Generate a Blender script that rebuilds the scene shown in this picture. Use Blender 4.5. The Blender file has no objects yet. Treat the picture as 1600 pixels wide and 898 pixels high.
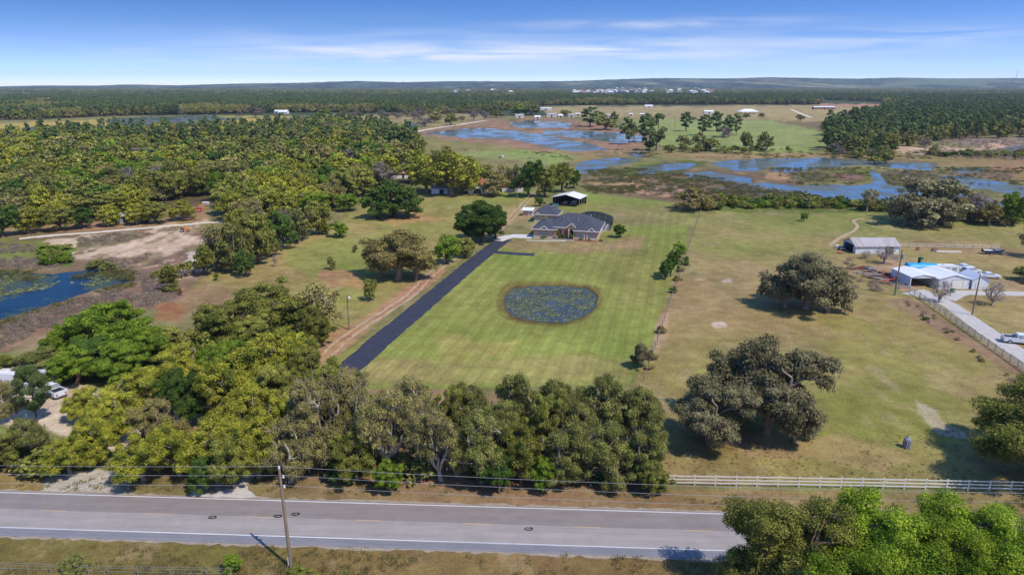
import bpy, math, random
import numpy as np
from mathutils import Vector, Matrix

random.seed(7)
rng = np.random.default_rng(7)
C = bpy.context.scene.collection
R = math.radians
SC = bpy.context.scene

# ------------------------------------------------------------------ camera, sky, sun, exposure
CAM_H = 47.0
PITCH = 16.59
FOC = 1067.0
cam = bpy.data.cameras.new('camera')
cam.sensor_width = 36.0
cam.lens = 36.0 * FOC / 1600.0
cam.clip_start = 0.5
cam.clip_end = 40000
camo = bpy.data.objects.new('camera', cam)
C.objects.link(camo)
camo.location = (0, 0, CAM_H)
camo.rotation_euler = (R(90 - PITCH), 0, 0)
SC.camera = camo

SUN_EL = R(55)
SUN_DIR = Vector((0.74 * math.cos(SUN_EL), -0.67 * math.cos(SUN_EL), math.sin(SUN_EL))).normalized()
sun = bpy.data.lights.new('sun', 'SUN')
sun.energy = 4.6
sun.angle = R(0.5)
sun.color = (1.0, 0.94, 0.85)
suno = bpy.data.objects.new('sun', sun)
C.objects.link(suno)
suno.location = (60, -60, 90)
suno.rotation_euler = SUN_DIR.to_track_quat('Z', 'Y').to_euler()

SC.view_settings.view_transform = 'Standard'
SC.view_settings.look = 'None'
SC.view_settings.exposure = 0.0
SC.view_settings.gamma = 1.0
SC.view_settings.use_curve_mapping = False
try:
    SC.cycles.max_bounces = 6
    SC.cycles.diffuse_bounces = 3
    SC.cycles.glossy_bounces = 2
    SC.cycles.transmission_bounces = 3
    SC.cycles.transparent_max_bounces = 8
    SC.cycles.volume_bounces = 0
except Exception:
    pass

world = bpy.data.worlds.new('World')
SC.world = world
world.use_nodes = True
wt = world.node_tree
wt.nodes.clear()
def wn(t): return wt.nodes.new(t)
def wmath(op, a, b=None, c=None):
    n = wn('ShaderNodeMath'); n.operation = op
    for i, v in enumerate((a, b, c)):
        if v is None: continue
        if isinstance(v, (int, float)): n.inputs[i].default_value = v
        else: wt.links.new(v, n.inputs[i])
    return n.outputs[0]
tc = wn('ShaderNodeTexCoord')
vm = wn('ShaderNodeVectorMath'); vm.operation = 'MULTIPLY'; vm.inputs[1].default_value = (1, 1, 7.0)
va = wn('ShaderNodeVectorMath'); va.operation = 'ADD'; va.inputs[1].default_value = (0, 0, 0.03)
vn = wn('ShaderNodeVectorMath'); vn.operation = 'NORMALIZE'
wt.links.new(tc.outputs['Generated'], vm.inputs[0]); wt.links.new(vm.outputs[0], va.inputs[0]); wt.links.new(va.outputs[0], vn.inputs[0])
sky = wn('ShaderNodeTexSky'); sky.sky_type = 'NISHITA'; sky.sun_disc = False
sky.sun_elevation = SUN_EL
sky.sun_rotation = math.atan2(SUN_DIR.x, SUN_DIR.y)
sky.altitude = 0; sky.air_density = 1.0; sky.dust_density = 0.4; sky.ozone_density = 2.0
wt.links.new(vn.outputs[0], sky.inputs['Vector'])
hs = wn('ShaderNodeHueSaturation'); hs.inputs['Saturation'].default_value = 1.33; hs.inputs['Value'].default_value = 2.15; hs.inputs['Hue'].default_value = 0.506
wt.links.new(sky.outputs[0], hs.inputs['Color'])
# cirrus: thin streaks low over the horizon
sx = wn('ShaderNodeSeparateXYZ'); wt.links.new(tc.outputs['Generated'], sx.inputs[0])
az = wmath('ARCTAN2', sx.outputs[0], sx.outputs[1])
el = wmath('ARCSINE', sx.outputs[2])
cmb = wn('ShaderNodeCombineXYZ')
wt.links.new(wmath('MULTIPLY', az, 5.0), cmb.inputs[0])
wt.links.new(wmath('MULTIPLY', el, 60.0), cmb.inputs[1])
nz = wn('ShaderNodeTexNoise'); nz.inputs['Scale'].default_value = 1.0; nz.inputs['Detail'].default_value = 7; nz.inputs['Roughness'].default_value = 0.55; nz.inputs['Distortion'].default_value = 0.6
wt.links.new(cmb.outputs[0], nz.inputs['Vector'])
cmb2 = wn('ShaderNodeCombineXYZ')
wt.links.new(wmath('MULTIPLY', az, 2.2), cmb2.inputs[0]); wt.links.new(wmath('MULTIPLY', el, 14.0), cmb2.inputs[1])
nz2 = wn('ShaderNodeTexNoise'); nz2.inputs['Scale'].default_value = 1.0; nz2.inputs['Detail'].default_value = 3
wt.links.new(cmb2.outputs[0], nz2.inputs['Vector'])
def blob(a0, e0, wa, we, amp):
    da = wmath('DIVIDE', wmath('SUBTRACT', az, R(a0)), R(wa)); de = wmath('DIVIDE', wmath('SUBTRACT', el, R(e0)), R(we))
    q = wmath('ADD', wmath('MULTIPLY', da, da), wmath('MULTIPLY', de, de))
    return wmath('MULTIPLY', wmath('EXPONENT', wmath('MULTIPLY', q, -1.0)), amp)
bl = blob(-7, 2.1, 13, 0.35, 1.0)
for b in ((-12, 2.6, 6, 0.25, 0.8), (12, 4.45, 8.5, 0.32, 1.1), (3, 2.4, 9, 0.5, 0.8), (29, 3.3, 7, 0.55, 1.1), (-5, 2.3, 22, 1.6, 0.75), (14, 2.3, 16, 1.2, 0.6), (90, 4, 20, 1, 1), (-110, 5, 25, 1.2, 1), (170, 6, 30, 1.5, 1)):
    bl = wmath('ADD', bl, blob(*b))
wisp = wmath('MULTIPLY', wmath('SMOOTH_MIN', wmath('MAXIMUM', wmath('MULTIPLY', wmath('SUBTRACT', nz.outputs[0], 0.33), 2.6), 0.0), 1.0, 0.1), wmath('ADD', wmath('MULTIPLY', nz2.outputs[0], 0.5), 0.35))
veil = wmath('MULTIPLY', wmath('EXPONENT', wmath('MULTIPLY', wmath('MAXIMUM', el, 0.0), -1.0 / R(2.3))), wmath('ADD', 0.42, wmath('MULTIPLY', nz2.outputs[0], 0.3)))
cl = wmath('MINIMUM', wmath('ADD', wmath('MULTIPLY', wisp, bl), veil), 0.9)
clc = wmath('MAXIMUM', cl, 0.0)
mx = wn('ShaderNodeMix'); mx.data_type = 'RGBA'
wt.links.new(clc, mx.inputs[0]); wt.links.new(hs.outputs[0], mx.inputs[6]); mx.inputs[7].default_value = (7.6, 8.0, 8.6, 1)
bg = wn('ShaderNodeBackground'); bg.inputs['Strength'].default_value = 0.12
wt.links.new(mx.outputs[2], bg.inputs['Color'])
wo = wn('ShaderNodeOutputWorld'); wt.links.new(bg.outputs[0], wo.inputs['Surface'])

# ------------------------------------------------------------------ measuring: photo pixel (1600x898) -> point on the ground
cP, sP = math.cos(R(PITCH)), math.sin(R(PITCH))
def G(px, py, z=0.0):
    a = (px - 800.0) / FOC; b = -(py - 449.0) / FOC
    dy = cP + b * sP; dz = -sP + b * cP
    t = (z - CAM_H) / dz
    return (a * t, dy * t, z)
def GA(px, py):
    a = (px - 800.0) / FOC; b = -(py - 449.0) / FOC
    dy = cP + b * sP; dz = -sP + b * cP
    t = -CAM_H / dz
    return a * t, dy * t
def toP(x, y, z=0.0):
    dzz = z - CAM_H
    f = y * cP - dzz * sP; u = y * sP + dzz * cP
    return 800 + FOC * x / f, 449 - FOC * u / f
def height_at(y, toppy):
    b = -(toppy - 449.0) / FOC
    return CAM_H + y * (-sP + b * cP) / (cP + b * sP)
def ppm(py):   # photo pixels per metre at the ground there
    x, y = GA(800, py)
    return FOC / (y * cP + CAM_H * sP)

KA = 0.80
def lin(c, k=KA):
    return tuple(k * ((v / 255 / 12.92) if v <= 10 else ((v / 255 + 0.055) / 1.055) ** 2.4) for v in c)

# ------------------------------------------------------------------ numpy noise
def _hash(ix, iy, s):
    h = (ix.astype(np.int64) * 374761393 + iy.astype(np.int64) * 668265263 + s * 974634777) & 0xffffffff
    h = ((h ^ (h >> 13)) * 1274126177) & 0xffffffff
    return ((h ^ (h >> 16)) & 0xffff) / 65535.0
def vnoise(x, y, s=0):
    ix = np.floor(x); iy = np.floor(y); fx = x - ix; fy = y - iy
    fx = fx * fx * (3 - 2 * fx); fy = fy * fy * (3 - 2 * fy)
    a = _hash(ix, iy, s); b = _hash(ix + 1, iy, s); c = _hash(ix, iy + 1, s); d = _hash(ix + 1, iy + 1, s)
    return (a * (1 - fx) + b * fx) * (1 - fy) + (c * (1 - fx) + d * fx) * fy
def fbm(x, y, s=0, o=4):
    r = 0; a = 0.5; t = 0
    for k in range(o):
        r = r + a * vnoise(x * 2 ** k + 17.3 * k, y * 2 ** k - 9.1 * k, s + k); t += a; a *= 0.55
    return r / t - 0.5
def sstep(a, b, x):
    t = np.clip((x - a) / (b - a + 1e-9), 0, 1); return t * t * (3 - 2 * t)
def sd_poly(px, py, poly, ay=2.0):
    P = np.array(poly, float); n = len(P)
    d = np.full(px.shape, 1e18); ins = np.zeros(px.shape, bool)
    for i in range(n):
        x0, y0 = P[i]; x1, y1 = P[(i + 1) % n]
        ex, ey = x1 - x0, (y1 - y0) * ay
        wx, wy = px - x0, (py - y0) * ay
        t = np.clip((wx * ex + wy * ey) / (ex * ex + ey * ey + 1e-9), 0, 1)
        d = np.minimum(d, (wx - ex * t) ** 2 + (wy - ey * t) ** 2)
        if y0 != y1:
            cnd = ((y0 > py) != (y1 > py)) & (px < (x1 - x0) * (py - y0) / (y1 - y0) + x0)
            ins ^= cnd
    d = np.sqrt(d)
    return np.where(ins, -d, d)
def inside(px, py, poly):
    return sd_poly(np.atleast_1d(np.array(px, float)), np.atleast_1d(np.array(py, float)), poly) < 0

# ------------------------------------------------------------------ materials
MATS = {}
def nodes_mat(name):
    m = bpy.data.materials.new(name); m.use_nodes = True
    nt = m.node_tree; nt.nodes.clear()
    return m, nt
class NT:
    def __init__(s, nt): s.nt = nt
    def n(s, t, **k):
        nd = s.nt.nodes.new(t)
        for a, b in k.items(): setattr(nd, a, b)
        return nd
    def l(s, a, b): s.nt.links.new(a, b)
    def math(s, op, a, b=None, c=None, clamp=False):
        n = s.n('ShaderNodeMath', operation=op); n.use_clamp = clamp
        for i, v in enumerate((a, b, c)):
            if v is None: continue
            if isinstance(v, (int, float)): n.inputs[i].default_value = v
            else: s.l(v, n.inputs[i])
        return n.outputs[0]
    def noise(s, vec, scale, detail=3, rough=0.55, dist=0.0):
        n = s.n('ShaderNodeTexNoise'); n.inputs['Scale'].default_value = scale; n.inputs['Detail'].default_value = detail
        n.inputs['Roughness'].default_value = rough; n.inputs['Distortion'].default_value = dist
        if vec is not None: s.l(vec, n.inputs['Vector'])
        return n.outputs[0]
    def mix(s, f, a, b, mode='MIX'):
        n = s.n('ShaderNodeMix', data_type='RGBA', blend_type=mode)
        for i, v in ((0, f), (6, a), (7, b)):
            if isinstance(v, (int, float)): n.inputs[i].default_value = v
            elif isinstance(v, tuple): n.inputs[i].default_value = (v[0], v[1], v[2], 1)
            else: s.l(v, n.inputs[i])
        return n.outputs[2]
    def remap(s, v, a, b, c, d):
        n = s.n('ShaderNodeMapRange'); s.l(v, n.inputs[0])
        for i, q in enumerate((a, b, c, d)): n.inputs[i + 1].default_value = q
        return n.outputs[0]
    def out(s, surf, disp=None):
        o = s.n('ShaderNodeOutputMaterial'); s.l(surf, o.inputs['Surface'])
    def bump(s, h, strength, dist):
        b = s.n('ShaderNodeBump'); b.inputs['Strength'].default_value = strength; b.inputs['Distance'].default_value = dist
        s.l(h, b.inputs['Height']); return b.outputs[0]
def scale_col(q, col, fac):     # colour * scalar socket
    n = q.n('ShaderNodeVectorMath', operation='SCALE')
    if isinstance(col, tuple): n.inputs[0].default_value = col
    else: q.l(col, n.inputs[0])
    q.l(fac, n.inputs['Scale']); return n.outputs[0]
def mat(name, col, rough=0.7, var=0.15, scale=2.0, metal=0.0, col2=None, bump=0.0, bscale=None, srgb=True, spec=0.4, stretch=None):
    if name in MATS: return MATS[name]
    m, nt = nodes_mat(name); q = NT(nt)
    c1 = lin(col) if srgb else col
    c2 = (lin(col2) if srgb else col2) if col2 else c1
    t = q.n('ShaderNodeTexCoord'); vec = t.outputs['Object']
    if stretch:
        mp = q.n('ShaderNodeMapping'); mp.inputs['Scale'].default_value = stretch; q.l(vec, mp.inputs[0]); vec = mp.outputs[0]
    a = q.noise(vec, scale, 5, 0.6)
    b = q.noise(vec, scale * 7, 3, 0.6)
    f = q.remap(a, 0.3, 0.7, 0, 1)
    col_ = q.mix(f, c1, c2)
    v = q.math('ADD', q.remap(a, 0.25, 0.75, 1 - var, 1 + var), q.remap(b, 0.25, 0.75, -var * 0.6, var * 0.6))
    col_ = scale_col(q, col_, v)
    p = q.n('ShaderNodeBsdfPrincipled'); q.l(col_, p.inputs['Base Color'])
    p.inputs['Roughness'].default_value = rough; p.inputs['Metallic'].default_value = metal
    p.inputs['Specular IOR Level'].default_value = spec
    if bump: q.l(q.bump(q.noise(vec, bscale or scale * 5, 4), bump, 0.05), p.inputs['Normal'])
    q.out(p.outputs[0]); MATS[name] = m; return m
def leaf_mat(name, c1, c2, trans=0.25):
    if name in MATS: return MATS[name]
    m, nt = nodes_mat(name); q = NT(nt)
    g = q.n('ShaderNodeNewGeometry'); oi = q.n('ShaderNodeObjectInfo'); t = q.n('ShaderNodeTexCoord')
    n1 = q.noise(t.outputs['Object'], 0.55, 4)
    f = q.math('ADD', q.math('MULTIPLY', g.outputs['Random Per Island'], 0.4), q.remap(n1, 0.35, 0.65, -0.2, 0.8), clamp=True)
    col = q.mix(f, c1, c2)
    v = q.math('MULTIPLY', q.remap(oi.outputs['Random'], 0, 1, 0.78, 1.2), q.remap(g.outputs['Random Per Island'], 0, 1, 0.84, 1.16))
    col = scale_col(q, col, v)
    d = q.n('ShaderNodeBsdfDiffuse'); q.l(col, d.inputs[0])
    tr = q.n('ShaderNodeBsdfTranslucent'); q.l(col, tr.inputs[0])
    ms = q.n('ShaderNodeMixShader'); ms.inputs[0].default_value = trans
    q.l(d.outputs[0], ms.inputs[1]); q.l(tr.outputs[0], ms.inputs[2])
    q.out(ms.outputs[0]); MATS[name] = m; return m

# ------------------------------------------------------------------ object helpers
def tag(o, label=None, cat=None, group=None, kind=None):
    if label: o['label'] = label
    if cat: o['category'] = cat
    if group: o['group'] = group
    if kind: o['kind'] = kind
    return o
def thing(name, label, cat, loc=(0, 0, 0), rz=0.0, group=None, s=1.0):
    o = bpy.data.objects.new(name, None); C.objects.link(o)
    o.empty_display_size = 0.3
    o.location = loc; o.rotation_euler = (0, 0, rz); o.scale = (s, s, s)
    return tag(o, label, cat, group)
class MB:
    def __init__(s): s.v = []; s.f = []
    def add(s, vs, fs):
        k = len(s.v); s.v += [tuple(v) for v in vs]; s.f += [tuple(i + k for i in f) for f in fs]; return s
    def box(s, x0, x1, y0, y1, z0, z1):
        return s.add([(x0, y0, z0), (x1, y0, z0), (x1, y1, z0), (x0, y1, z0), (x0, y0, z1), (x1, y0, z1), (x1, y1, z1), (x0, y1, z1)],
                     [(0, 3, 2, 1), (4, 5, 6, 7), (0, 1, 5, 4), (1, 2, 6, 5), (2, 3, 7, 6), (3, 0, 4, 7)])
    def bar(s, a, b, w, h=None):
        h = h or w; a = Vector(a); b = Vector(b); d = (b - a).normalized()
        u = d.cross(Vector((0, 0, 1)));
        if u.length < 1e-3: u = Vector((1, 0, 0))
        u.normalize(); n = u.cross(d)
        vs = []
        for p in (a, b):
            for i, j in ((-1, -1), (1, -1), (1, 1), (-1, 1)): vs.append(p + u * (i * w / 2) + n * (j * h / 2))
        return s.add(vs, [(0, 1, 2, 3), (7, 6, 5, 4), (0, 4, 5, 1), (1, 5, 6, 2), (2, 6, 7, 3), (3, 7, 4, 0)])
    def tube(s, pts, rads, n=8, cap=True):
        pts = [Vector(p) for p in pts]; vs = []; fs = []
        up = None
        for i, p in enumerate(pts):
            d = (pts[min(i + 1, len(pts) - 1)] - pts[max(i - 1, 0)]).normalized()
            if up is None:
                up = d.orthogonal().normalized()
            up = (up - d * up.dot(d)).normalized(); w = d.cross(up)
            r = rads[i] if isinstance(rads, (list, tuple)) else rads
            for k in range(n):
                a = 2 * math.pi * k / n; vs.append(p + up * (r * math.cos(a)) + w * (r * math.sin(a)))
        for i in range(len(pts) - 1):
            for k in range(n):
                fs.append((i * n + k, i * n + (k + 1) % n, (i + 1) * n + (k + 1) % n, (i + 1) * n + k))
        if cap:
            fs.append(tuple(range(n - 1, -1, -1))); fs.append(tuple((len(pts) - 1) * n + k for k in range(n)))
        return s.add(vs, fs)
    def prism(s, poly, z0, z1):   # poly in xy, ccw
        n = len(poly)
        return s.add([(x, y, z0) for x, y in poly] + [(x, y, z1) for x, y in poly],
                     [tuple(range(n - 1, -1, -1)), tuple(range(n, 2 * n))] + [(i, (i + 1) % n, (i + 1) % n + n, i + n) for i in range(n)])
    def side(s, prof, y0, y1, taper=None):   # profile in xz extruded in y
        n = len(prof)
        return s.add([(x, y0, z) for x, z in prof] + [(x, y1, z) for x, z in prof],
                     [tuple(range(n)), tuple(range(2 * n - 1, n - 1, -1))] + [((i + 1) % n, i, i + n, (i + 1) % n + n) for i in range(n)])
    def hip(s, x0, x1, y0, y1, z, h, t=0.22):
        w, d = x1 - x0, y1 - y0
        if w >= d: a, b = (x0 + d / 2, (y0 + y1) / 2, z + h), (x1 - d / 2, (y0 + y1) / 2, z + h)
        else: a, b = ((x0 + x1) / 2, y0 + w / 2, z + h), ((x0 + x1) / 2, y1 - w / 2, z + h)
        vs = [(x0, y0, z), (x1, y0, z), (x1, y1, z), (x0, y1, z), a, b]
        if w >= d: fs = [(0, 1, 5, 4), (1, 2, 5), (2, 3, 4, 5), (3, 0, 4)]
        else: fs = [(0, 1, 4), (1, 2, 5, 4), (2, 3, 5), (3, 0, 4, 5)]
        return s.add(vs, fs + [(3, 2, 1, 0)])
    def build(s, name, m, parent=None, smooth=False, mats=None):
        me = bpy.data.meshes.new(name); me.from_pydata(s.v, [], s.f); me.update()
        if m: me.materials.append(m)
        if smooth:
            me.polygons.foreach_set('use_smooth', [True] * len(me.polygons))
        o = bpy.data.objects.new(name, me); C.objects.link(o)
        if parent: o.parent = parent
        return o
def copy_tree(o, loc=None, rz=None, s=None, label=None, group=None):
    c = o.copy(); C.objects.link(c)
    for ch in list(o.children):
        d = ch.copy(); C.objects.link(d); d.parent = c; d.matrix_parent_inverse = ch.matrix_parent_inverse
        for g in list(ch.children):
            e = g.copy(); C.objects.link(e); e.parent = d
    if loc is not None: c.location = loc
    if rz is not None: c.rotation_euler = (0, 0, rz)
    if s is not None: c.scale = (s, s, s) if isinstance(s, (int, float)) else s
    if label: c['label'] = label
    if group: c['group'] = group
    return c
def mesh_np(name, V, F4, mats, midx=None, smooth=False):
    me = bpy.data.meshes.new(name); n = len(V); m = len(F4); k = F4.shape[1]
    me.vertices.add(n); me.vertices.foreach_set('co', np.asarray(V, np.float32).ravel())
    me.loops.add(m * k); me.loops.foreach_set('vertex_index', np.asarray(F4, np.int32).ravel())
    me.polygons.add(m); me.polygons.foreach_set('loop_start', np.arange(m, dtype=np.int32) * k)
    if smooth: me.polygons.foreach_set('use_smooth', np.ones(m, bool))
    for q in mats: me.materials.append(q)
    if midx is not None: me.polygons.foreach_set('material_index', midx.astype(np.int32))
    me.update(calc_edges=True)
    return me

# ------------------------------------------------------------------ land cover (where grass, sand, marsh and water lie)
LAKES = {
 'left_pond': [(-90,432),(0,424),(80,428),(100,424),(150,420),(200,426),(207,436),(165,448),(110,465),(60,480),(0,497),(-90,518)],
 'lawn_pond': [(790,466),(800,452),(830,447),(880,446),(915,450),(931,462),(927,480),(908,494),(882,502),(840,500),(806,492),(792,480)],
 'marsh_a': [(668,208),(700,203),(760,200),(800,204),(862,213),(930,227),(948,233),(900,235),(850,228),(800,217),(740,214),(690,212)],
 'marsh_b': [(850,206),(905,205),(960,208),(1000,214),(1003,222),(965,221),(905,215),(870,211)],
 'marsh_c': [(795,192),(840,189),(892,193),(888,199),(850,199),(800,198)],
 'marsh_d': [(903,256),(930,249),(985,246),(1000,250),(955,259),(915,271),(900,266)],
 'marsh_e': [(1000,262),(1045,256),(1083,256),(1078,262),(1040,266),(1010,267)],
 'marsh_e2': [(985,240),(1000,238),(1010,246),(990,246)],
 'marsh_e3': [(1000,269),(1022,267),(1025,271),(1000,272)],
 'marsh_f': [(1062,270),(1110,268),(1150,273),(1176,279),(1175,286),(1125,287),(1090,281)],
 'marsh_g': [(1112,254),(1150,250),(1205,248),(1215,252),(1200,259),(1182,267),(1150,266),(1130,262)],
 'marsh_h': [(1208,249),(1290,247),(1350,250),(1462,256),(1455,266),(1400,262),(1350,257),(1300,262),(1230,269),(1205,267)],
 'marsh_i': [(1120,296),(1160,288),(1200,285),(1240,290),(1300,287),(1345,290),(1367,284),(1368,276),(1356,268),(1368,263),(1373,276),(1385,288),(1420,294),(1430,320),(1330,322),(1300,314),(1240,313),(1180,304)],
 'marsh_j': [(1465,275),(1500,273),(1560,283),(1600,291),(1680,300),(1680,320),(1600,308),(1540,294),(1500,296),(1475,286)],
 'marsh_k': [(1480,263),(1535,263),(1545,267),(1500,270)],
 'marsh_l': [(1430,300),(1500,302),(1560,315),(1680,330),(1680,345),(1560,330),(1430,318)],
 'marsh_m': [(1560,232),(1600,228),(1650,230),(1650,240),(1570,242)],
 'far_a': [(165,190),(185,185),(250,183),(335,183),(375,186),(310,190),(250,197),(180,196)],
 'far_b': [(40,199),(110,196),(230,199),(330,200),(420,196),(500,190),(530,187),(530,192),(430,204),(300,212),(130,216),(40,208)],
 'far_c': [(440,186),(470,183),(520,184),(530,188),(480,190)],
 'mid_d': [(628,197),(640,193),(650,196),(640,201)],
}
NSC = {'left_pond': 5, 'lawn_pond': 2.5}
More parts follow.
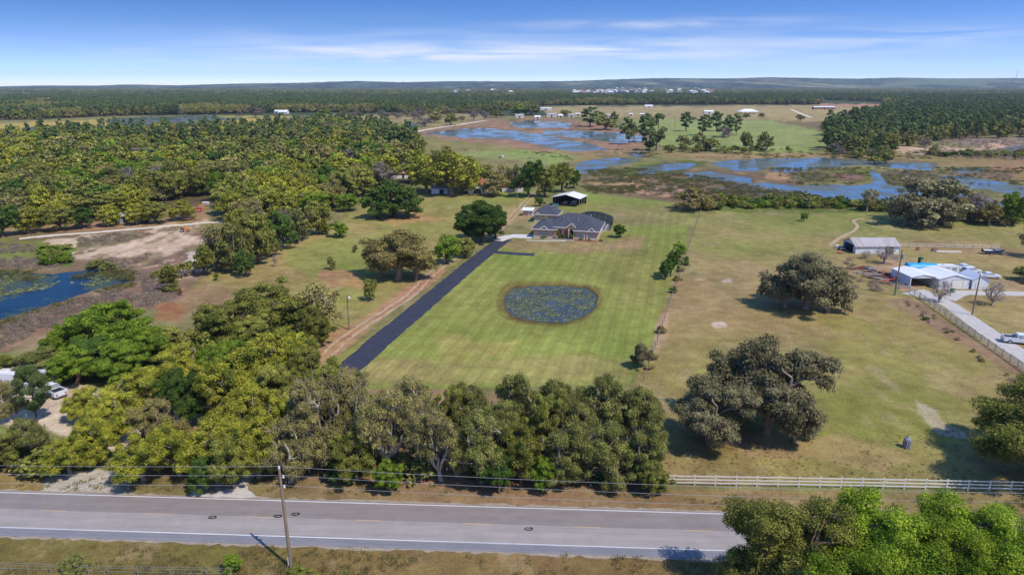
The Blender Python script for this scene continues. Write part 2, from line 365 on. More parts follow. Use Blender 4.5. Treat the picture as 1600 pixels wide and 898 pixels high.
# (polygon, sRGB the photo shows in sun, edge softness px, raggedness px)
COV = [
 ([(-3000,900),(-3000,180),(4600,180),(4600,900)], (128,122,76), 5, 4),
 ([(-3000,180),(4600,180),(4600,131),(-3000,131)], (70,82,56), 3, 3),
 # far fields
 ([(-500,150),(72,150),(72,146),(-500,145)], (168,150,128), 1.5, 1),
 ([(225,149),(345,149),(350,146),(225,146)], (165,150,110), 1.0, 1),
 ([(1370,140.5),(1460,139.4),(1540,140),(1545,137.6),(1460,137.2),(1380,138.6)], (104,118,78), 1.0, 1),
 ([(150,136),(265,136),(265,132),(150,132)], (190,170,160), 1.5, 1),
 ([(-500,200),(0,195),(60,190),(160,188),(300,183),(420,181),(520,184),(520,190),(420,196),(200,200),(-500,215)], (175,155,80), 3, 3),
 ([(500,180),(760,178),(800,190),(700,200),(640,205),(520,196)], (150,135,90), 4, 4),
 ([(840,166),(1010,166),(1290,164),(1350,166),(1385,178),(1330,192),(1210,190),(1000,186),(860,180)], (160,142,98), 3, 3),
 ([(1280,162),(1385,163),(1382,167),(1282,167)], (172,130,105), 1.5, 1.5),
 ([(990,186),(1210,186),(1280,200),(1300,222),(1260,238),(1180,240),(1060,232),(1000,218),(970,195)], (138,146,84), 4, 5),
 ([(1200,188),(1290,192),(1300,204),(1260,200)], (120,105,75), 4, 6),
 # marsh ground
 ([(640,206),(700,196),(790,186),(900,186),(960,200),(1010,212),(1000,240),(900,242),(820,235),(700,222)], (150,118,92), 4, 6),
 ([(800,233),(900,238),(1000,236),(1120,240),(1300,240),(1600,232),(4600,240),(4600,262),(1600,262),(1200,250),(980,246),(900,252),(840,248)], (148,124,82), 5, 8),
 ([(905,262),(1000,258),(1100,262),(1180,262),(1250,275),(1250,300),(1180,320),(1080,318),(1000,310),(920,300),(905,280)], (118,100,72), 5, 8),
 ([(915,262),(985,258),(1060,262),(1080,268),(1040,276),(960,276),(915,272)], (85,92,42), 4, 8),
 ([(985,258),(1080,250),(1110,252),(1090,262),(1000,264)], (92,98,45), 3, 5),
 ([(1240,270),(1300,262),(1360,262),(1362,282),(1330,289),(1250,285),(1225,276)], (100,104,44), 3, 5),
 ([(1285,268),(1345,268),(1352,282),(1300,282)], (122,96,78), 4, 9),
 ([(1372,264),(1450,262),(1480,280),(1450,295),(1400,292),(1378,280)], (108,98,56), 4, 8),
 ([(1195,268),(1240,270),(1232,282),(1195,280)], (172,136,98), 3, 5),
 ([(1465,268),(1500,266),(1585,270),(1580,282),(1530,278),(1475,272)], (130,100,85), 3, 5),
 ([(1470,262),(1600,262),(1700,275),(1600,290),(1585,278)], (140,112,75), 4, 6),
 ([(920,283),(1010,278),(1060,290),(1060,305),(960,300)], (165,135,98), 5, 12),
 ([(1460,215),(1700,215),(1700,232),(1500,232)], (135,118,100), 4, 8),
 ([(1400,228),(1560,226),(1600,238),(1400,240)], (185,155,125), 3, 8),
 ([(700,235),(880,238),(905,246),(860,255),(760,250),(660,240)], (135,145,80), 5, 8),
 ([(640,215),(700,218),(800,232),(700,236),(640,228)], (140,130,80), 5, 8),
 ([(1100,318),(1600,318),(1600,334),(1100,334)], (105,112,50), 4, 6),
 # green pasture beyond the barn
 ([(900,300),(960,306),(1080,320),(1100,345),(900,330)], (128,138,66), 4, 3),
 ([(1085,332),(1200,332),(1600,338),(4600,345),(4600,520),(1600,575),(1540,540),(1430,470),(1400,450),(1330,398),(1200,420),(1090,440),(1070,400)], (150,134,84), 4, 5),
 ([(1085,332),(1350,334),(1600,344),(1600,384),(1420,378),(1200,362),(1085,350)], (142,138,78), 5, 8),
 # right hand field
 ([(1060,430),(1200,420),(1330,400),(1420,470),(1600,580),(2600,1000),(2600,770),(1040,756),(985,600),(1020,500)], (152,132,84), 5, 5),
 ([(1075,400),(1320,400),(1350,420),(1350,470),(1100,480)], (156,136,90), 8, 14),
 ([(1280,500),(1420,480),(1540,560),(1480,640),(1330,600)], (147,134,77), 14, 26),
 ([(1240,620),(1380,600),(1520,640),(1500,700),(1280,680)], (142,132,72), 14, 26),
 # verges
 ([(-3000,775),(4600,835),(4600,900),(-3000,900)], (126,108,64), 3, 3),
 ([(-3000,812),(4600,880),(4600,2000),(-3000,2000)], (128,110,64), 3, 3),
 ([(-3000,730),(1010,740),(1010,795),(-3000,770)], (140,119,82), 3, 4),
 ([(1010,765),(2600,775),(2600,815),(1010,800)], (144,120,80), 3, 4),
 # wood floor
 ([(220,600),(480,560),(620,600),(1010,640),(1030,700),(1000,755),(200,745)], (152,122,90), 7, 9),
 ([(-100,360),(150,352),(330,322),(480,300),(640,290),(660,210),(560,192),(-100,205)], (98,88,58), 6, 8),
 # property lawn
 ([(525,560),(620,500),(700,430),(775,376),(830,368),(830,330),(900,318),(960,308),(1080,322),(1072,380),(1045,460),(1010,560),(985,600),(560,610)], (132,138,66), 3, 2),
 ([(900,316),(1080,322),(1072,352),(960,350),(950,330)], (138,132,78), 8, 8),
 ([(775,376),(830,374),(960,378),(1000,372),(990,388),(900,394),(800,392)], (150,132,86), 9, 8),
 ([(560,560),(1000,560),(985,600),(560,600)], (148,138,80), 9, 10),
 ([(690,520),(800,540),(790,560),(680,560)], (150,142,76), 9, 14),
 ([(1020,375),(1042,375),(1040,420),(1012,520),(998,575),(978,575),(1005,470)], (130,136,64), 4, 5),
 # left neighbour lawn
 ([(270,470),(330,430),(400,405),(450,380),(530,350),(560,322),(650,310),(830,300),(855,316),(760,375),(640,460),(560,510),(480,550),(330,500)], (152,138,80), 5, 5),
 ([(440,390),(540,360),(600,375),(600,410),(540,440),(440,420)], (138,140,70), 8, 12),
 ([(655,318),(790,300),(800,312),(720,330)], (145,138,78), 6, 8),
 ([(270,455),(340,440),(380,470),(340,500),(270,490)], (146,124,84), 10, 10),
 ([(560,335),(660,330),(700,345),(620,352)], (172,132,90), 6, 9),
 ([(500,425),(560,425),(570,450),(510,450)], (172,132,92), 6, 9),
 ([(470,530),(560,500),(640,448),(700,410),(690,432),(620,480),(520,560),(470,575)], (172,132,96), 4, 4),
 ([(520,565),(640,480),(760,385),(775,380),(700,440),(600,520),(540,570)], (140,140,72), 3, 3),
 # left sandy lot, brush and pond margins
 ([(-100,372),(100,368),(325,345),(330,330),(300,322),(120,350),(-100,360)], (160,128,92), 3, 4),
 ([(-100,372),(320,350),(330,400),(300,450),(280,470),(200,500),(100,540),(-100,560)], (136,112,88), 5, 6),
 ([(-100,378),(70,374),(80,398),(0,402),(-100,405)], (130,128,66), 5, 7),
 ([(75,375),(125,370),(130,385),(80,392)], (206,182,148), 3, 6),
 ([(130,398),(180,385),(250,362),(310,358),(306,378),(262,402),(160,404)], (205,178,150), 4, 9),
 ([(290,395),(315,392),(320,425),(290,428)], (205,190,172), 3, 8),
 ([(120,372),(215,362),(200,378),(125,385)], (126,110,84), 3, 6),
 ([(60,390),(115,390),(108,415),(60,415)], (105,120,50), 3, 5),
 ([(140,408),(175,405),(200,428),(130,430)], (70,76,34), 4, 6),
 ([(-100,505),(100,470),(140,470),(130,500),(0,548),(-100,560)], (150,116,94), 5, 8),
 ([(240,470),(290,475),(285,505),(245,500)], (150,108,70), 4, 4),
 ([(-100,600),(40,595),(150,600),(230,620),(240,690),(180,705),(110,690),(60,660),(-100,660)], (205,185,160), 6, 12),
 ([(70,745),(150,730),(200,735),(205,778),(60,774)], (196,186,170), 3, 6),
 ([(300,752),(372,745),(372,782),(308,782)], (190,182,170), 2, 4),
 ([(-100,728),(75,735),(60,768),(-100,762)], (160,130,85), 3, 4),
 # bare and sandy marks in the right field
 ([(1122,435),(1142,434),(1148,442),(1126,444)], (190,172,148), 3, 4),
 ([(1112,505),(1132,502),(1136,510),(1116,514)], (190,170,148), 3, 4),
 ([(1080,434),(1110,432),(1112,438),(1088,440)], (176,158,122), 3, 4),
 ([(1092,440),(1112,438),(1115,452),(1095,455)], (168,138,98), 3, 6),
 ([(1430,625),(1462,640),(1480,665),(1512,675),(1510,685),(1470,680),(1455,662),(1435,640)], (182,164,138), 3, 8),
 ([(1350,560),(1400,600),(1405,612),(1350,580)], (160,142,100), 4, 8),
 ([(1240,690),(1300,680),(1380,700),(1420,715),(1380,740),(1280,720),(1230,710)], (168,138,98), 5, 10),
 ([(1110,680),(1220,680),(1270,720),(1180,715)], (160,130,95), 6, 9),
 ([(1040,480),(1050,480),(1030,560),(1012,575),(1022,530)], (172,142,108), 3, 5),
 ([(1400,400),(1470,430),(1420,460),(1340,425)], (165,138,108), 4, 7),
 ([(1560,440),(1600,430),(1620,470),(1560,470)], (160,132,96), 4, 8),
 ([(1380,470),(1600,590),(1600,576),(1420,462)], (148,122,92), 3, 5),
 ([(1610,560),(1560,545),(1500,490),(1540,520)], (140,140,70), 3, 4),
 # round the lawn pond
 ([(780,450),(800,440),(880,438),(935,447),(942,465),(936,485),(910,503),(870,511),(810,505),(780,492),(774,470)], (116,110,52), 3, 3),
 ([(786,456),(800,447),(880,443),(922,447),(935,462),(930,484),(908,498),(880,506),(830,504),(800,497),(786,482)], (94,84,46), 2, 3),
]
LAWN = [(560,560),(620,510),(700,440),(775,386),(900,395),(1010,330),(1072,335),(1045,460),(1010,560),(985,600),(560,610)]
def ridge_py(px):
    xs = [-3000, 0, 60, 150, 200, 280, 340, 400, 480, 560, 620, 700, 800, 900, 950, 1040, 1120, 1200, 1290, 1340, 1400, 1470, 1540, 1600, 4600]
    ys = [135, 136, 134.5, 134.5, 132.5, 134, 132, 130.5, 129.5, 127, 129, 127.5, 127.5, 127, 125, 122.5, 123.5, 121.5, 123, 123.5, 121.5, 123, 123, 122.5, 123]
    return np.interp(px, xs, ys)

def terrain():
    rows = list(np.arange(905, 152, -1.5)) + list(np.arange(152, 140, -0.6)) + list(np.arange(140, 138, -0.25)) + list(np.arange(138, 135.9, -0.1))
    cols = np.concatenate([[-3000, -2000, -1400, -1000, -700, -450, -300], np.arange(-200, -20, 6.0), np.arange(-20, 1621, 2.0), np.arange(1626, 1810, 6.0), [1900, 2050, 2300, 2600, 3000, 3600, 4600]])
    rows = np.array(rows); nr, nc = len(rows), len(cols)
    PX, PY = np.meshgrid(cols, rows)
    X, Y = GA(PX, PY)
    # near apron under and behind the camera
    ny = np.array([-260, -120, -40, 0, 25, 40, 50.0])
    Xn = np.tile(X[0], (len(ny), 1)); Yn = np.tile(ny[:, None], (1, nc))
    Xn[:, 0] = -400; Xn[:, -1] = 400
    PXn = np.tile(PX[0], (len(ny), 1)); PYn = np.full_like(PXn, 905.0)
    X = np.vstack([Xn, X]); Y = np.vstack([Yn, Y]); PX = np.vstack([PXn, PX]); PY = np.vstack([PYn, PY]); nr += len(ny)
    D = np.hypot(X, Y)
    n_f = fbm(X / 5, Y / 9, 3, 4); n_m = fbm(X / 22, Y / 40, 11, 4); n_l = fbm(X / 90, Y / 160, 23, 4)
    wgt = sstep(100, 500, Y)
    nn = (n_f * (1 - wgt) + n_m * wgt) * 1.4 + 0.6 * (n_m * (1 - wgt) + n_l * wgt)
    col = np.zeros(X.shape + (3,))
    for poly, c, soft, rag in COV:
        P = np.array(poly, float); mg = soft + rag + 2
        bb = (PX > P[:, 0].min() - mg) & (PX < P[:, 0].max() + mg) & (PY > P[:, 1].min() - mg) & (PY < P[:, 1].max() + mg)
        if not bb.any(): continue
        sd = sd_poly(PX[bb], PY[bb], poly) + nn[bb] * rag * 3.0
        w = 1 - sstep(-soft, soft, sd)
        col[bb] = col[bb] * (1 - w[:, None]) + np.array(lin(c)) * w[:, None]
    n_w = fbm(X / 9, Y / 22, 91, 5)
    wd = np.full(X.shape, 1e3)
    for k, poly in LAKES.items():
        P = np.array(poly, float); mg = 30
        bb = (PX > P[:, 0].min() - mg) & (PX < P[:, 0].max() + mg) & (PY > P[:, 1].min() - mg) & (PY < P[:, 1].max() + mg)
        a = 1.6 if k == 'lawn_pond' else (8 if k == 'left_pond' else 11)
        ay = 2.0 if PY[bb].mean() > 380 else 3.5
        wd[bb] = np.minimum(wd[bb], sd_poly(PX[bb], PY[bb], poly, ay) + nn[bb] * a + (n_w[bb] * 10 if ay > 3 else n_w[bb] * (12 if k == 'left_pond' else 2)))
    dip = 1 - sstep(-1.5, 4, wd)
    # broad natural colour drift
    v = 1 + 0.55 * fbm(X / 9, Y / 12, 5, 5) + 0.35 * fbm(X / 50, Y / 80, 8, 4)
    hue = fbm(X / 35, Y / 50, 31, 5)
    lawn_like = sstep(134, 300, PY)
    col *= v[..., None]
    lawn_like = lawn_like * (1 - 0.85 * sstep(0.24, 0.36, col.mean(-1)))
    col[..., 0] *= 1 + 0.6 * hue * lawn_like; col[..., 2] *= 1 + 0.9 * hue * lawn_like
    patch = sstep(0.10, 0.26, fbm(X / 8, Y / 12, 77, 6) + 0.25 * fbm(X / 60, Y / 60, 79, 3)) * sstep(60, 90, Y) * (PY > 320)
    lm = 1 - sstep(-4, 4, sd_poly(PX, PY, LAWN))
    patch = patch * (1 - 0.8 * lm)
    patch = np.maximum(patch, 0.8 * sstep(0.12, 0.24, fbm(X / 3.2, Y / 5, 177, 5) + 0.2 * fbm(X / 30, Y / 40, 179, 3)) * (PY > 320) * (1 - 0.85 * lm))
    col = col * (1 - 0.42 * patch[..., None]) + np.array(lin((172, 148, 110))) * 0.42 * patch[..., None]
    mz = (PY < 332) & (PY > 186) & (PX > 640)
    mm = sstep(0.02, 0.16, fbm(X / 11, Y / 26, 95, 5)) * mz * 0.6; mk = sstep(0.05, 0.2, fbm(X / 7, Y / 18, 97, 5)) * mz * 0.5
    dm = np.clip(1 - np.abs(wd - 14) / 30, 0, 1) * 0.9
    col = col * (1 - (mm * dm)[..., None]) + np.array((0.085, 0.08, 0.035)) * (mm * dm)[..., None]
    col = col * (1 - (mk * dm)[..., None]) + np.array((0.30, 0.21, 0.13)) * (mk * dm)[..., None]
    sz_ = (1 - sstep(-8, 8, sd_poly(PX, PY, [(60, 370), (325, 342), (330, 430), (290, 450), (200, 405), (60, 405)]))) * 0.75
    s1 = sstep(0.02, 0.12, fbm(X / 6, Y / 9, 101, 5)) * sz_; s2 = sstep(0.04, 0.14, fbm(X / 5, Y / 8, 103, 5)) * sz_
    col = col * (1 - s1[..., None]) + np.array(lin((136, 118, 82))) * s1[..., None]
    col = col * (1 - s2[..., None]) + np.array(lin((208, 184, 156))) * s2[..., None]
    # wet margin
    wm = (1 - sstep(0, 7, wd)) * 0.45
    col = col * (1 - wm[..., None]) + np.array((0.05, 0.045, 0.025)) * wm[..., None]
    # far forest cover with fields between
    fz = sstep(1700, 2300, Y)
    ff = fbm(X / 700, Y / 1500, 41, 5)
    field = sstep(0.09, 0.15, ff) * sstep(1900, 2600, Y) * 0.75
    fcol = np.array((0.042, 0.058, 0.030)) * np.clip(1 + 2.2 * fbm(X / 60, Y / 330, 43, 5) + 0.9 * fbm(X / 300, Y / 900, 47, 4), 0.25, 3)[..., None]
    keep = np.zeros(X.shape)
    for poly, c, soft, rag in COV[2:6]:
        keep = np.maximum(keep, 1 - sstep(-1.5, 1.5, sd_poly(PX, PY, poly)))
    fw = fz * (1 - keep)
    fc = fcol * (1 - field[..., None]) + np.array((0.15, 0.14, 0.07)) * field[..., None]
    col = col * (1 - fw[..., None]) + fc * fw[..., None]
    Z = -0.9 * dip
    bumps = np.clip(fbm(X / 60, Y / 120, 51, 4) * 2 + 0.5, 0, 1) * 7
    Z += bumps * fw * (1 - field) * (1 - sstep(8600, 9500, Y))
    # hills near the horizon
    zr = height_at(9300.0, 0 * PX + ridge_py(PX))
    rolls = 10 * fbm(X / 900, Y / 1200, 61, 4) + 5 * fbm(X / 140, Y / 900, 63, 4)
    Z += (zr + rolls * 0.5) * sstep(4200, 9300, Y) ** 1.5
    V = np.stack([X, Y, Z], -1).reshape(-1, 3)
    idx = np.arange(nr * nc).reshape(nr, nc)
    F = np.stack([idx[:-1, :-1], idx[:-1, 1:], idx[1:, 1:], idx[1:, :-1]], -1).reshape(-1, 4)
    return V, F, col.reshape(-1, 3), lm.reshape(-1), fw.reshape(-1)

V, F, COL, LM, FW = terrain()
gm, nt = nodes_mat('land_cover'); q = NT(nt)
t = q.n('ShaderNodeTexCoord'); ob = t.outputs['Object']
at = q.n('ShaderNodeAttribute', attribute_name='cover'); al = q.n('ShaderNodeAttribute', attribute_name='lawn')
n1 = q.noise(ob, 0.35, 5, 0.65); n2 = q.noise(ob, 2.6, 4, 0.7); n3 = q.noise(ob, 9.0, 3, 0.7); n0 = q.noise(ob, 0.07, 4, 0.6, 0.8)
v = q.math('ADD', q.remap(n1, 0.3, 0.7, 0.78, 1.2), q.math('ADD', q.remap(n2, 0.35, 0.65, -0.22, 0.22), q.remap(n3, 0.35, 0.65, -0.26, 0.26)))
v = q.math('MULTIPLY', v, q.remap(n0, 0.3, 0.7, 0.9, 1.1))
# mowing stripes of the lawn, along the plot
sp = q.n('ShaderNodeSeparateXYZ'); q.l(ob, sp.inputs[0])
u = q.math('ADD', q.math('MULTIPLY', sp.outputs[0], math.cos(R(13.5))), q.math('MULTIPLY', sp.outputs[1], -math.sin(R(13.5))))
u = q.math('ADD', u, q.math('MULTIPLY', n0, 1.6))
st1 = q.math('SINE', q.math('MULTIPLY', u, 2 * math.pi / 3.1)); st2 = q.math('SINE', q.math('MULTIPLY', u, 2 * math.pi / 1.25))
st = q.math('ADD', q.math('MULTIPLY', st1, 0.08), q.math('MULTIPLY', st2, 0.05))
st = q.math('MULTIPLY', st, q.math('MULTIPLY', al.outputs['Fac'], q.remap(n1, 0.35, 0.6, 0.3, 1.3)))
v = q.math('ADD', v, st)
ng_ = q.noise(ob, 0.9, 5, 0.75, 0.4)
bwn = q.n('ShaderNodeRGBToBW'); q.l(at.outputs['Color'], bwn.inputs[0])
grn = q.mix(q.math('MULTIPLY', q.remap(ng_, 0.44, 0.66, 0.0, 0.4), q.remap(bwn.outputs[0], 0.24, 0.34, 1.0, 0.0)), at.outputs['Color'], q.mix(1.0, at.outputs['Color'], (0.80, 1.0, 0.7), 'MULTIPLY'))
ng2 = q.noise(ob, 1.7, 5, 0.8, 0.2)
grn = q.mix(q.remap(ng2, 0.46, 0.64, 0.0, 0.75), grn, q.mix(1.0, at.outputs['Color'], (1.32, 1.18, 1.08), 'MULTIPLY'))
af = q.n('ShaderNodeAttribute', attribute_name='far')
nf1 = q.noise(ob, 0.011, 7, 0.75, 0.3); mpf = q.n('ShaderNodeMapping'); mpf.inputs['Scale'].default_value = (1.0, 0.25, 1.0); q.l(ob, mpf.inputs[0]); nf2 = q.noise(mpf.outputs[0], 0.004, 6, 0.7)
vf = q.math('MULTIPLY', q.remap(nf1, 0.38, 0.62, 0.35, 1.75), q.remap(nf2, 0.4, 0.6, 0.55, 1.5))
vf = q.math('ADD', 1.0, q.math('MULTIPLY', af.outputs['Fac'], q.math('SUBTRACT', vf, 1.0)))
grn = q.mix(q.math('MULTIPLY', af.outputs['Fac'], q.remap(nf2, 0.62, 0.68, 0.0, 0.8)), grn, (0.20, 0.18, 0.11))
col = scale_col(q, grn, q.math('MULTIPLY', v, vf))
hsn = q.n('ShaderNodeHueSaturation'); q.l(col, hsn.inputs['Color']); q.l(q.remap(n1, 0.25, 0.75, 0.484, 0.512), hsn.inputs['Hue']); q.l(q.remap(n2, 0.2, 0.8, 0.85, 1.12), hsn.inputs['Saturation'])
pb = q.n('ShaderNodeBsdfPrincipled'); q.l(hsn.outputs[0], pb.inputs['Base Color']); pb.inputs['Roughness'].default_value = 0.95; pb.inputs['Specular IOR Level'].default_value = 0.1
q.l(q.bump(q.math('ADD', n2, q.math('MULTIPLY', n3, 0.6)), 0.7, 0.18), pb.inputs['Normal'])
q.out(pb.outputs[0])
me = mesh_np('ground', V, F, [gm], smooth=True)
ca = me.attributes.new('cover', 'FLOAT_COLOR', 'POINT')
ca.data.foreach_set('color', np.concatenate([COL, np.ones((len(COL), 1))], 1).astype(np.float32).ravel())
la = me.attributes.new('lawn', 'FLOAT', 'POINT'); la.data.foreach_set('value', LM.astype(np.float32))
fa = me.attributes.new('far', 'FLOAT', 'POINT'); fa.data.foreach_set('value', FW.astype(np.float32))
ground = bpy.data.objects.new('ground', me); C.objects.link(ground); ground['kind'] = 'structure'

# ------------------------------------------------------------------ water
def water_mat(name, base, bump=0.12, lily=0.0, lcol=(0.1, 0.16, 0.05)):
    m, nt = nodes_mat(name); q = NT(nt)
    t = q.n('ShaderNodeTexCoord'); ob = t.outputs['Object']
    p = q.n('ShaderNodeBsdfPrincipled'); p.inputs['Roughness'].default_value = 0.06; p.inputs['IOR'].default_value = 1.33
    n = q.noise(ob, 0.16, 4, 0.6, 0.5)
    c = scale_col(q, tuple(base), q.remap(n, 0.3, 0.7, 0.6, 1.5))
    if lily > 0:
        k = q.noise(ob, 0.05, 5, 0.65, 0.6)
        f = q.remap(k, 0.62 - lily * 0.3, 0.66 - lily * 0.3, 0, 1)
        vv = q.noise(ob, 1.2, 4, 0.8)
        f = q.math('MULTIPLY', f, q.remap(vv, 0.42, 0.52, 0.0, 1.0))
        c = q.mix(f, c, lcol); q.l(q.remap(f, 0, 1, 0.06, 0.7), p.inputs['Roughness'])
    q.l(c, p.inputs['Base Color'])
    q.l(q.bump(q.noise(ob, 1.4, 3, 0.6), bump, 0.04), p.inputs['Normal'])
    q.out(p.outputs[0]); return m
WM_NEAR = water_mat('pond_water_surface', (0.008, 0.022, 0.036), 0.04, 0.4, (0.07, 0.085, 0.03))
WM_LAWN = water_mat('small_pond_surface', (0.05, 0.06, 0.062), 0.05)
WM_MARSH = water_mat('marsh_water_surface', (0.10, 0.13, 0.145), 0.03, 0.45, (0.11, 0.11, 0.055))
def sheet(name, poly_px, z, m):
    b = MB(); pts = [G(x, y)[:2] for x, y in poly_px]
    b.v = [(x, y, z) for x, y in pts]; b.f = [tuple(range(len(pts) - 1, -1, -1))]
    o = b.build(name, m); o['kind'] = 'structure'; 
    if o.data.polygons[0].normal.z < 0: o.data.flip_normals()
    return o
sheet('pond_water', [(-120, 405), (235, 405), (235, 450), (120, 490), (-120, 545)], -0.2, WM_NEAR)
sheet('small_pond_water', [(775, 438), (945, 438), (945, 512), (775, 512)], -0.25, WM_LAWN)
sheet('marsh_water', [(600, 186), (1750, 186), (1750, 352), (860, 352), (860, 290), (600, 240)], -0.22, WM_MARSH)
sheet('far_marsh_water', [(-200, 180), (590, 180), (590, 222), (-200, 222)], -0.22, WM_MARSH)

# ------------------------------------------------------------------ roads and tracks
def catmull(P, n=8):
    P = [np.array(p, float) for p in P]; out = []
    Q = [2 * P[0] - P[1]] + P + [2 * P[-1] - P[-2]]
    for i in range(1, len(Q) - 2):
        for k in range(n):
            t = k / n; a, b, c, d = Q[i - 1], Q[i], Q[i + 1], Q[i + 2]
            out.append(0.5 * ((2 * b) + (-a + c) * t + (2 * a - 5 * b + 4 * c - d) * t * t + (-a + 3 * b - 3 * c + d) * t ** 3))
    out.append(P[-1]); return out
def ribbon(name, pts, width, z, m, n=8, rag=0.0, thick=0.0, struct=True, parent=None):
    Cc = catmull(pts, n) if n > 1 else [np.array(p, float) for p in pts]
    b = MB(); L = []; Rr = []; s = 0
    for i, p in enumerate(Cc):
        d = Cc[min(i + 1, len(Cc) - 1)] - Cc[max(i - 1, 0)]; d = d / (np.linalg.norm(d) + 1e-9); nrm = np.array((-d[1], d[0]))
        w = width(i / (len(Cc) - 1)) if callable(width) else width
        l = w / 2 + rag * (random.random() - 0.5); r = w / 2 + rag * (random.random() - 0.5)
        L.append(p + nrm * l); Rr.append(p - nrm * r)
    for i in range(len(Cc)):
        b.v.append((L[i][0], L[i][1], z)); b.v.append((Rr[i][0], Rr[i][1], z))
    for i in range(len(Cc) - 1): b.f.append((2 * i, 2 * i + 1, 2 * i + 3, 2 * i + 2))
    if thick:
        k = len(b.v)
        for i in range(len(Cc)):
            b.v.append((L[i][0], L[i][1], z - thick)); b.v.append((Rr[i][0], Rr[i][1], z - thick))
        for i in range(len(Cc) - 1):
            b.f.append((2 * i + 1, 2 * i + 1 + k, 2 * i + 3 + k, 2 * i + 3)); b.f.append((2 * i, 2 * i + 2, 2 * i + 2 + k, 2 * i + k))
    o = b.build(name, m, parent)
    if struct and not parent: o['kind'] = 'structure'
    return o
RA = np.array((-52.7, 67.9)); RB = np.array((21.1, 64.2)); RD = (RB - RA) / np.linalg.norm(RB - RA); RN = np.array((-RD[1], RD[0]))
def road_pt(s, off): return RA + RD * s + RN * off
# asphalt: darker far lane, paler near lane, wheel wear, seams
am, nt = nodes_mat('worn_asphalt'); q = NT(nt)
t = q.n('ShaderNodeTexCoord'); ob = t.outputs['Object']; sp = q.n('ShaderNodeSeparateXYZ'); q.l(ob, sp.inputs[0])
off = q.math('ADD', q.math('MULTIPLY', q.math('SUBTRACT', sp.outputs[0], float(RA[0])), float(RN[0])), q.math('MULTIPLY', q.math('SUBTRACT', sp.outputs[1], float(RA[1])), float(RN[1])))
mp = q.n('ShaderNodeMapping'); mp.inputs['Scale'].default_value = (0.12, 1.0, 1); q.l(ob, mp.inputs[0])
na = q.noise(mp.outputs[0], 1.3, 5, 0.65); nb = q.noise(ob, 9, 3, 0.7); nc_ = q.noise(ob, 0.5, 4, 0.6)
lane = q.remap(off, -0.1, 0.1, 0.0, 1.0)
c = q.mix(lane, (0.29, 0.254, 0.23), (0.215, 0.182, 0.165))
sh = q.remap(off, -3.45, -3.3, 1.0, 0.0)
c = q.mix(sh, c, (0.20, 0.19, 0.20))
wt1 = q.math('COSINE', q.math('MULTIPLY', off, 2 * math.pi / 1.62))
vv = q.math('ADD', q.remap(na, 0.3, 0.7, 0.9, 1.1), q.math('ADD', q.math('MULTIPLY', wt1, 0.025), q.math('ADD', q.remap(nb, 0.3, 0.7, -0.07, 0.07), q.remap(nc_, 0.3, 0.7, -0.06, 0.06))))
seam = q.math('LESS_THAN', q.math('ABSOLUTE', q.math('ADD', off, q.math('ADD', q.math('MULTIPLY', q.math('SUBTRACT', nc_, 0.5), 0.12), 0.32))), 0.03)
vv = q.math('SUBTRACT', vv, q.math('MULTIPLY', seam, 0.3))
c = scale_col(q, c, vv)
pb = q.n('ShaderNodeBsdfPrincipled'); q.l(c, pb.inputs['Base Color']); pb.inputs['Roughness'].default_value = 0.85; pb.inputs['Specular IOR Level'].default_value = 0.25
q.l(q.bump(nb, 0.4, 0.02), pb.inputs['Normal']); q.out(pb.outputs[0])
M_ROAD = am
def line_mat(name, col, wear):
    m, nt = nodes_mat(name); q = NT(nt); t = q.n('ShaderNodeTexCoord')
    n = q.noise(t.outputs['Object'], 3.0, 5, 0.75); k = q.noise(t.outputs['Object'], 0.4, 3)
    f = q.remap(q.math('ADD', n, q.math('MULTIPLY', k, 0.4)), 0.78, 0.95, wear, 1.0)
    c = q.mix(f, col, (0.24, 0.22, 0.22)); p = q.n('ShaderNodeBsdfPrincipled'); q.l(c, p.inputs['Base Color']); p.inputs['Roughness'].default_value = 0.8
    q.out(p.outputs[0]); return m
M_WHITE_LINE = line_mat('white_road_paint', (0.68, 0.67, 0.66), 0.1); M_YEL = line_mat('yellow_road_paint', (0.58, 0.36, 0.12), 0.4)
def straight(s0, s1, off, w, z, name, m, n=60, rag=0.0, thick=0.0):
    pts = [road_pt(s0 + (s1 - s0) * i / n, off) for i in range(n + 1)]
    return ribbon(name, pts, w, z, m, n=1, rag=rag, thick=thick)
straight(-330, 420, -0.55, 8.1, 0.05, 'road', M_ROAD, 600, rag=0.16, thick=0.07)
M_GRAVEL = mat('pale_verge_gravel', (160, 145, 126), 0.95, 0.25, 1.2)
straight(-330, 420, 3.62, 0.45, 0.02, 'road_shoulder', M_GRAVEL, 900, rag=0.55)
straight(-330, 420, -4.72, 0.5, 0.02, 'road_shoulder', M_GRAVEL, 900, rag=0.5)
straight(-330, 420, 3.22, 0.125, 0.054, 'edge_line', M_WHITE_LINE, 500, rag=0.02)
straight(-330, 420, -3.25, 0.12, 0.054, 'edge_line', M_WHITE_LINE, 500, rag=0.02)
dash0 = None
for k in range(-16, 24):
    s = 0.0 + 12.19 * k - 1.45
    d = straight(s, s + 3.05, 0.0, 0.13, 0.054, 'centre_line_dash', M_YEL, 12, rag=0.015)

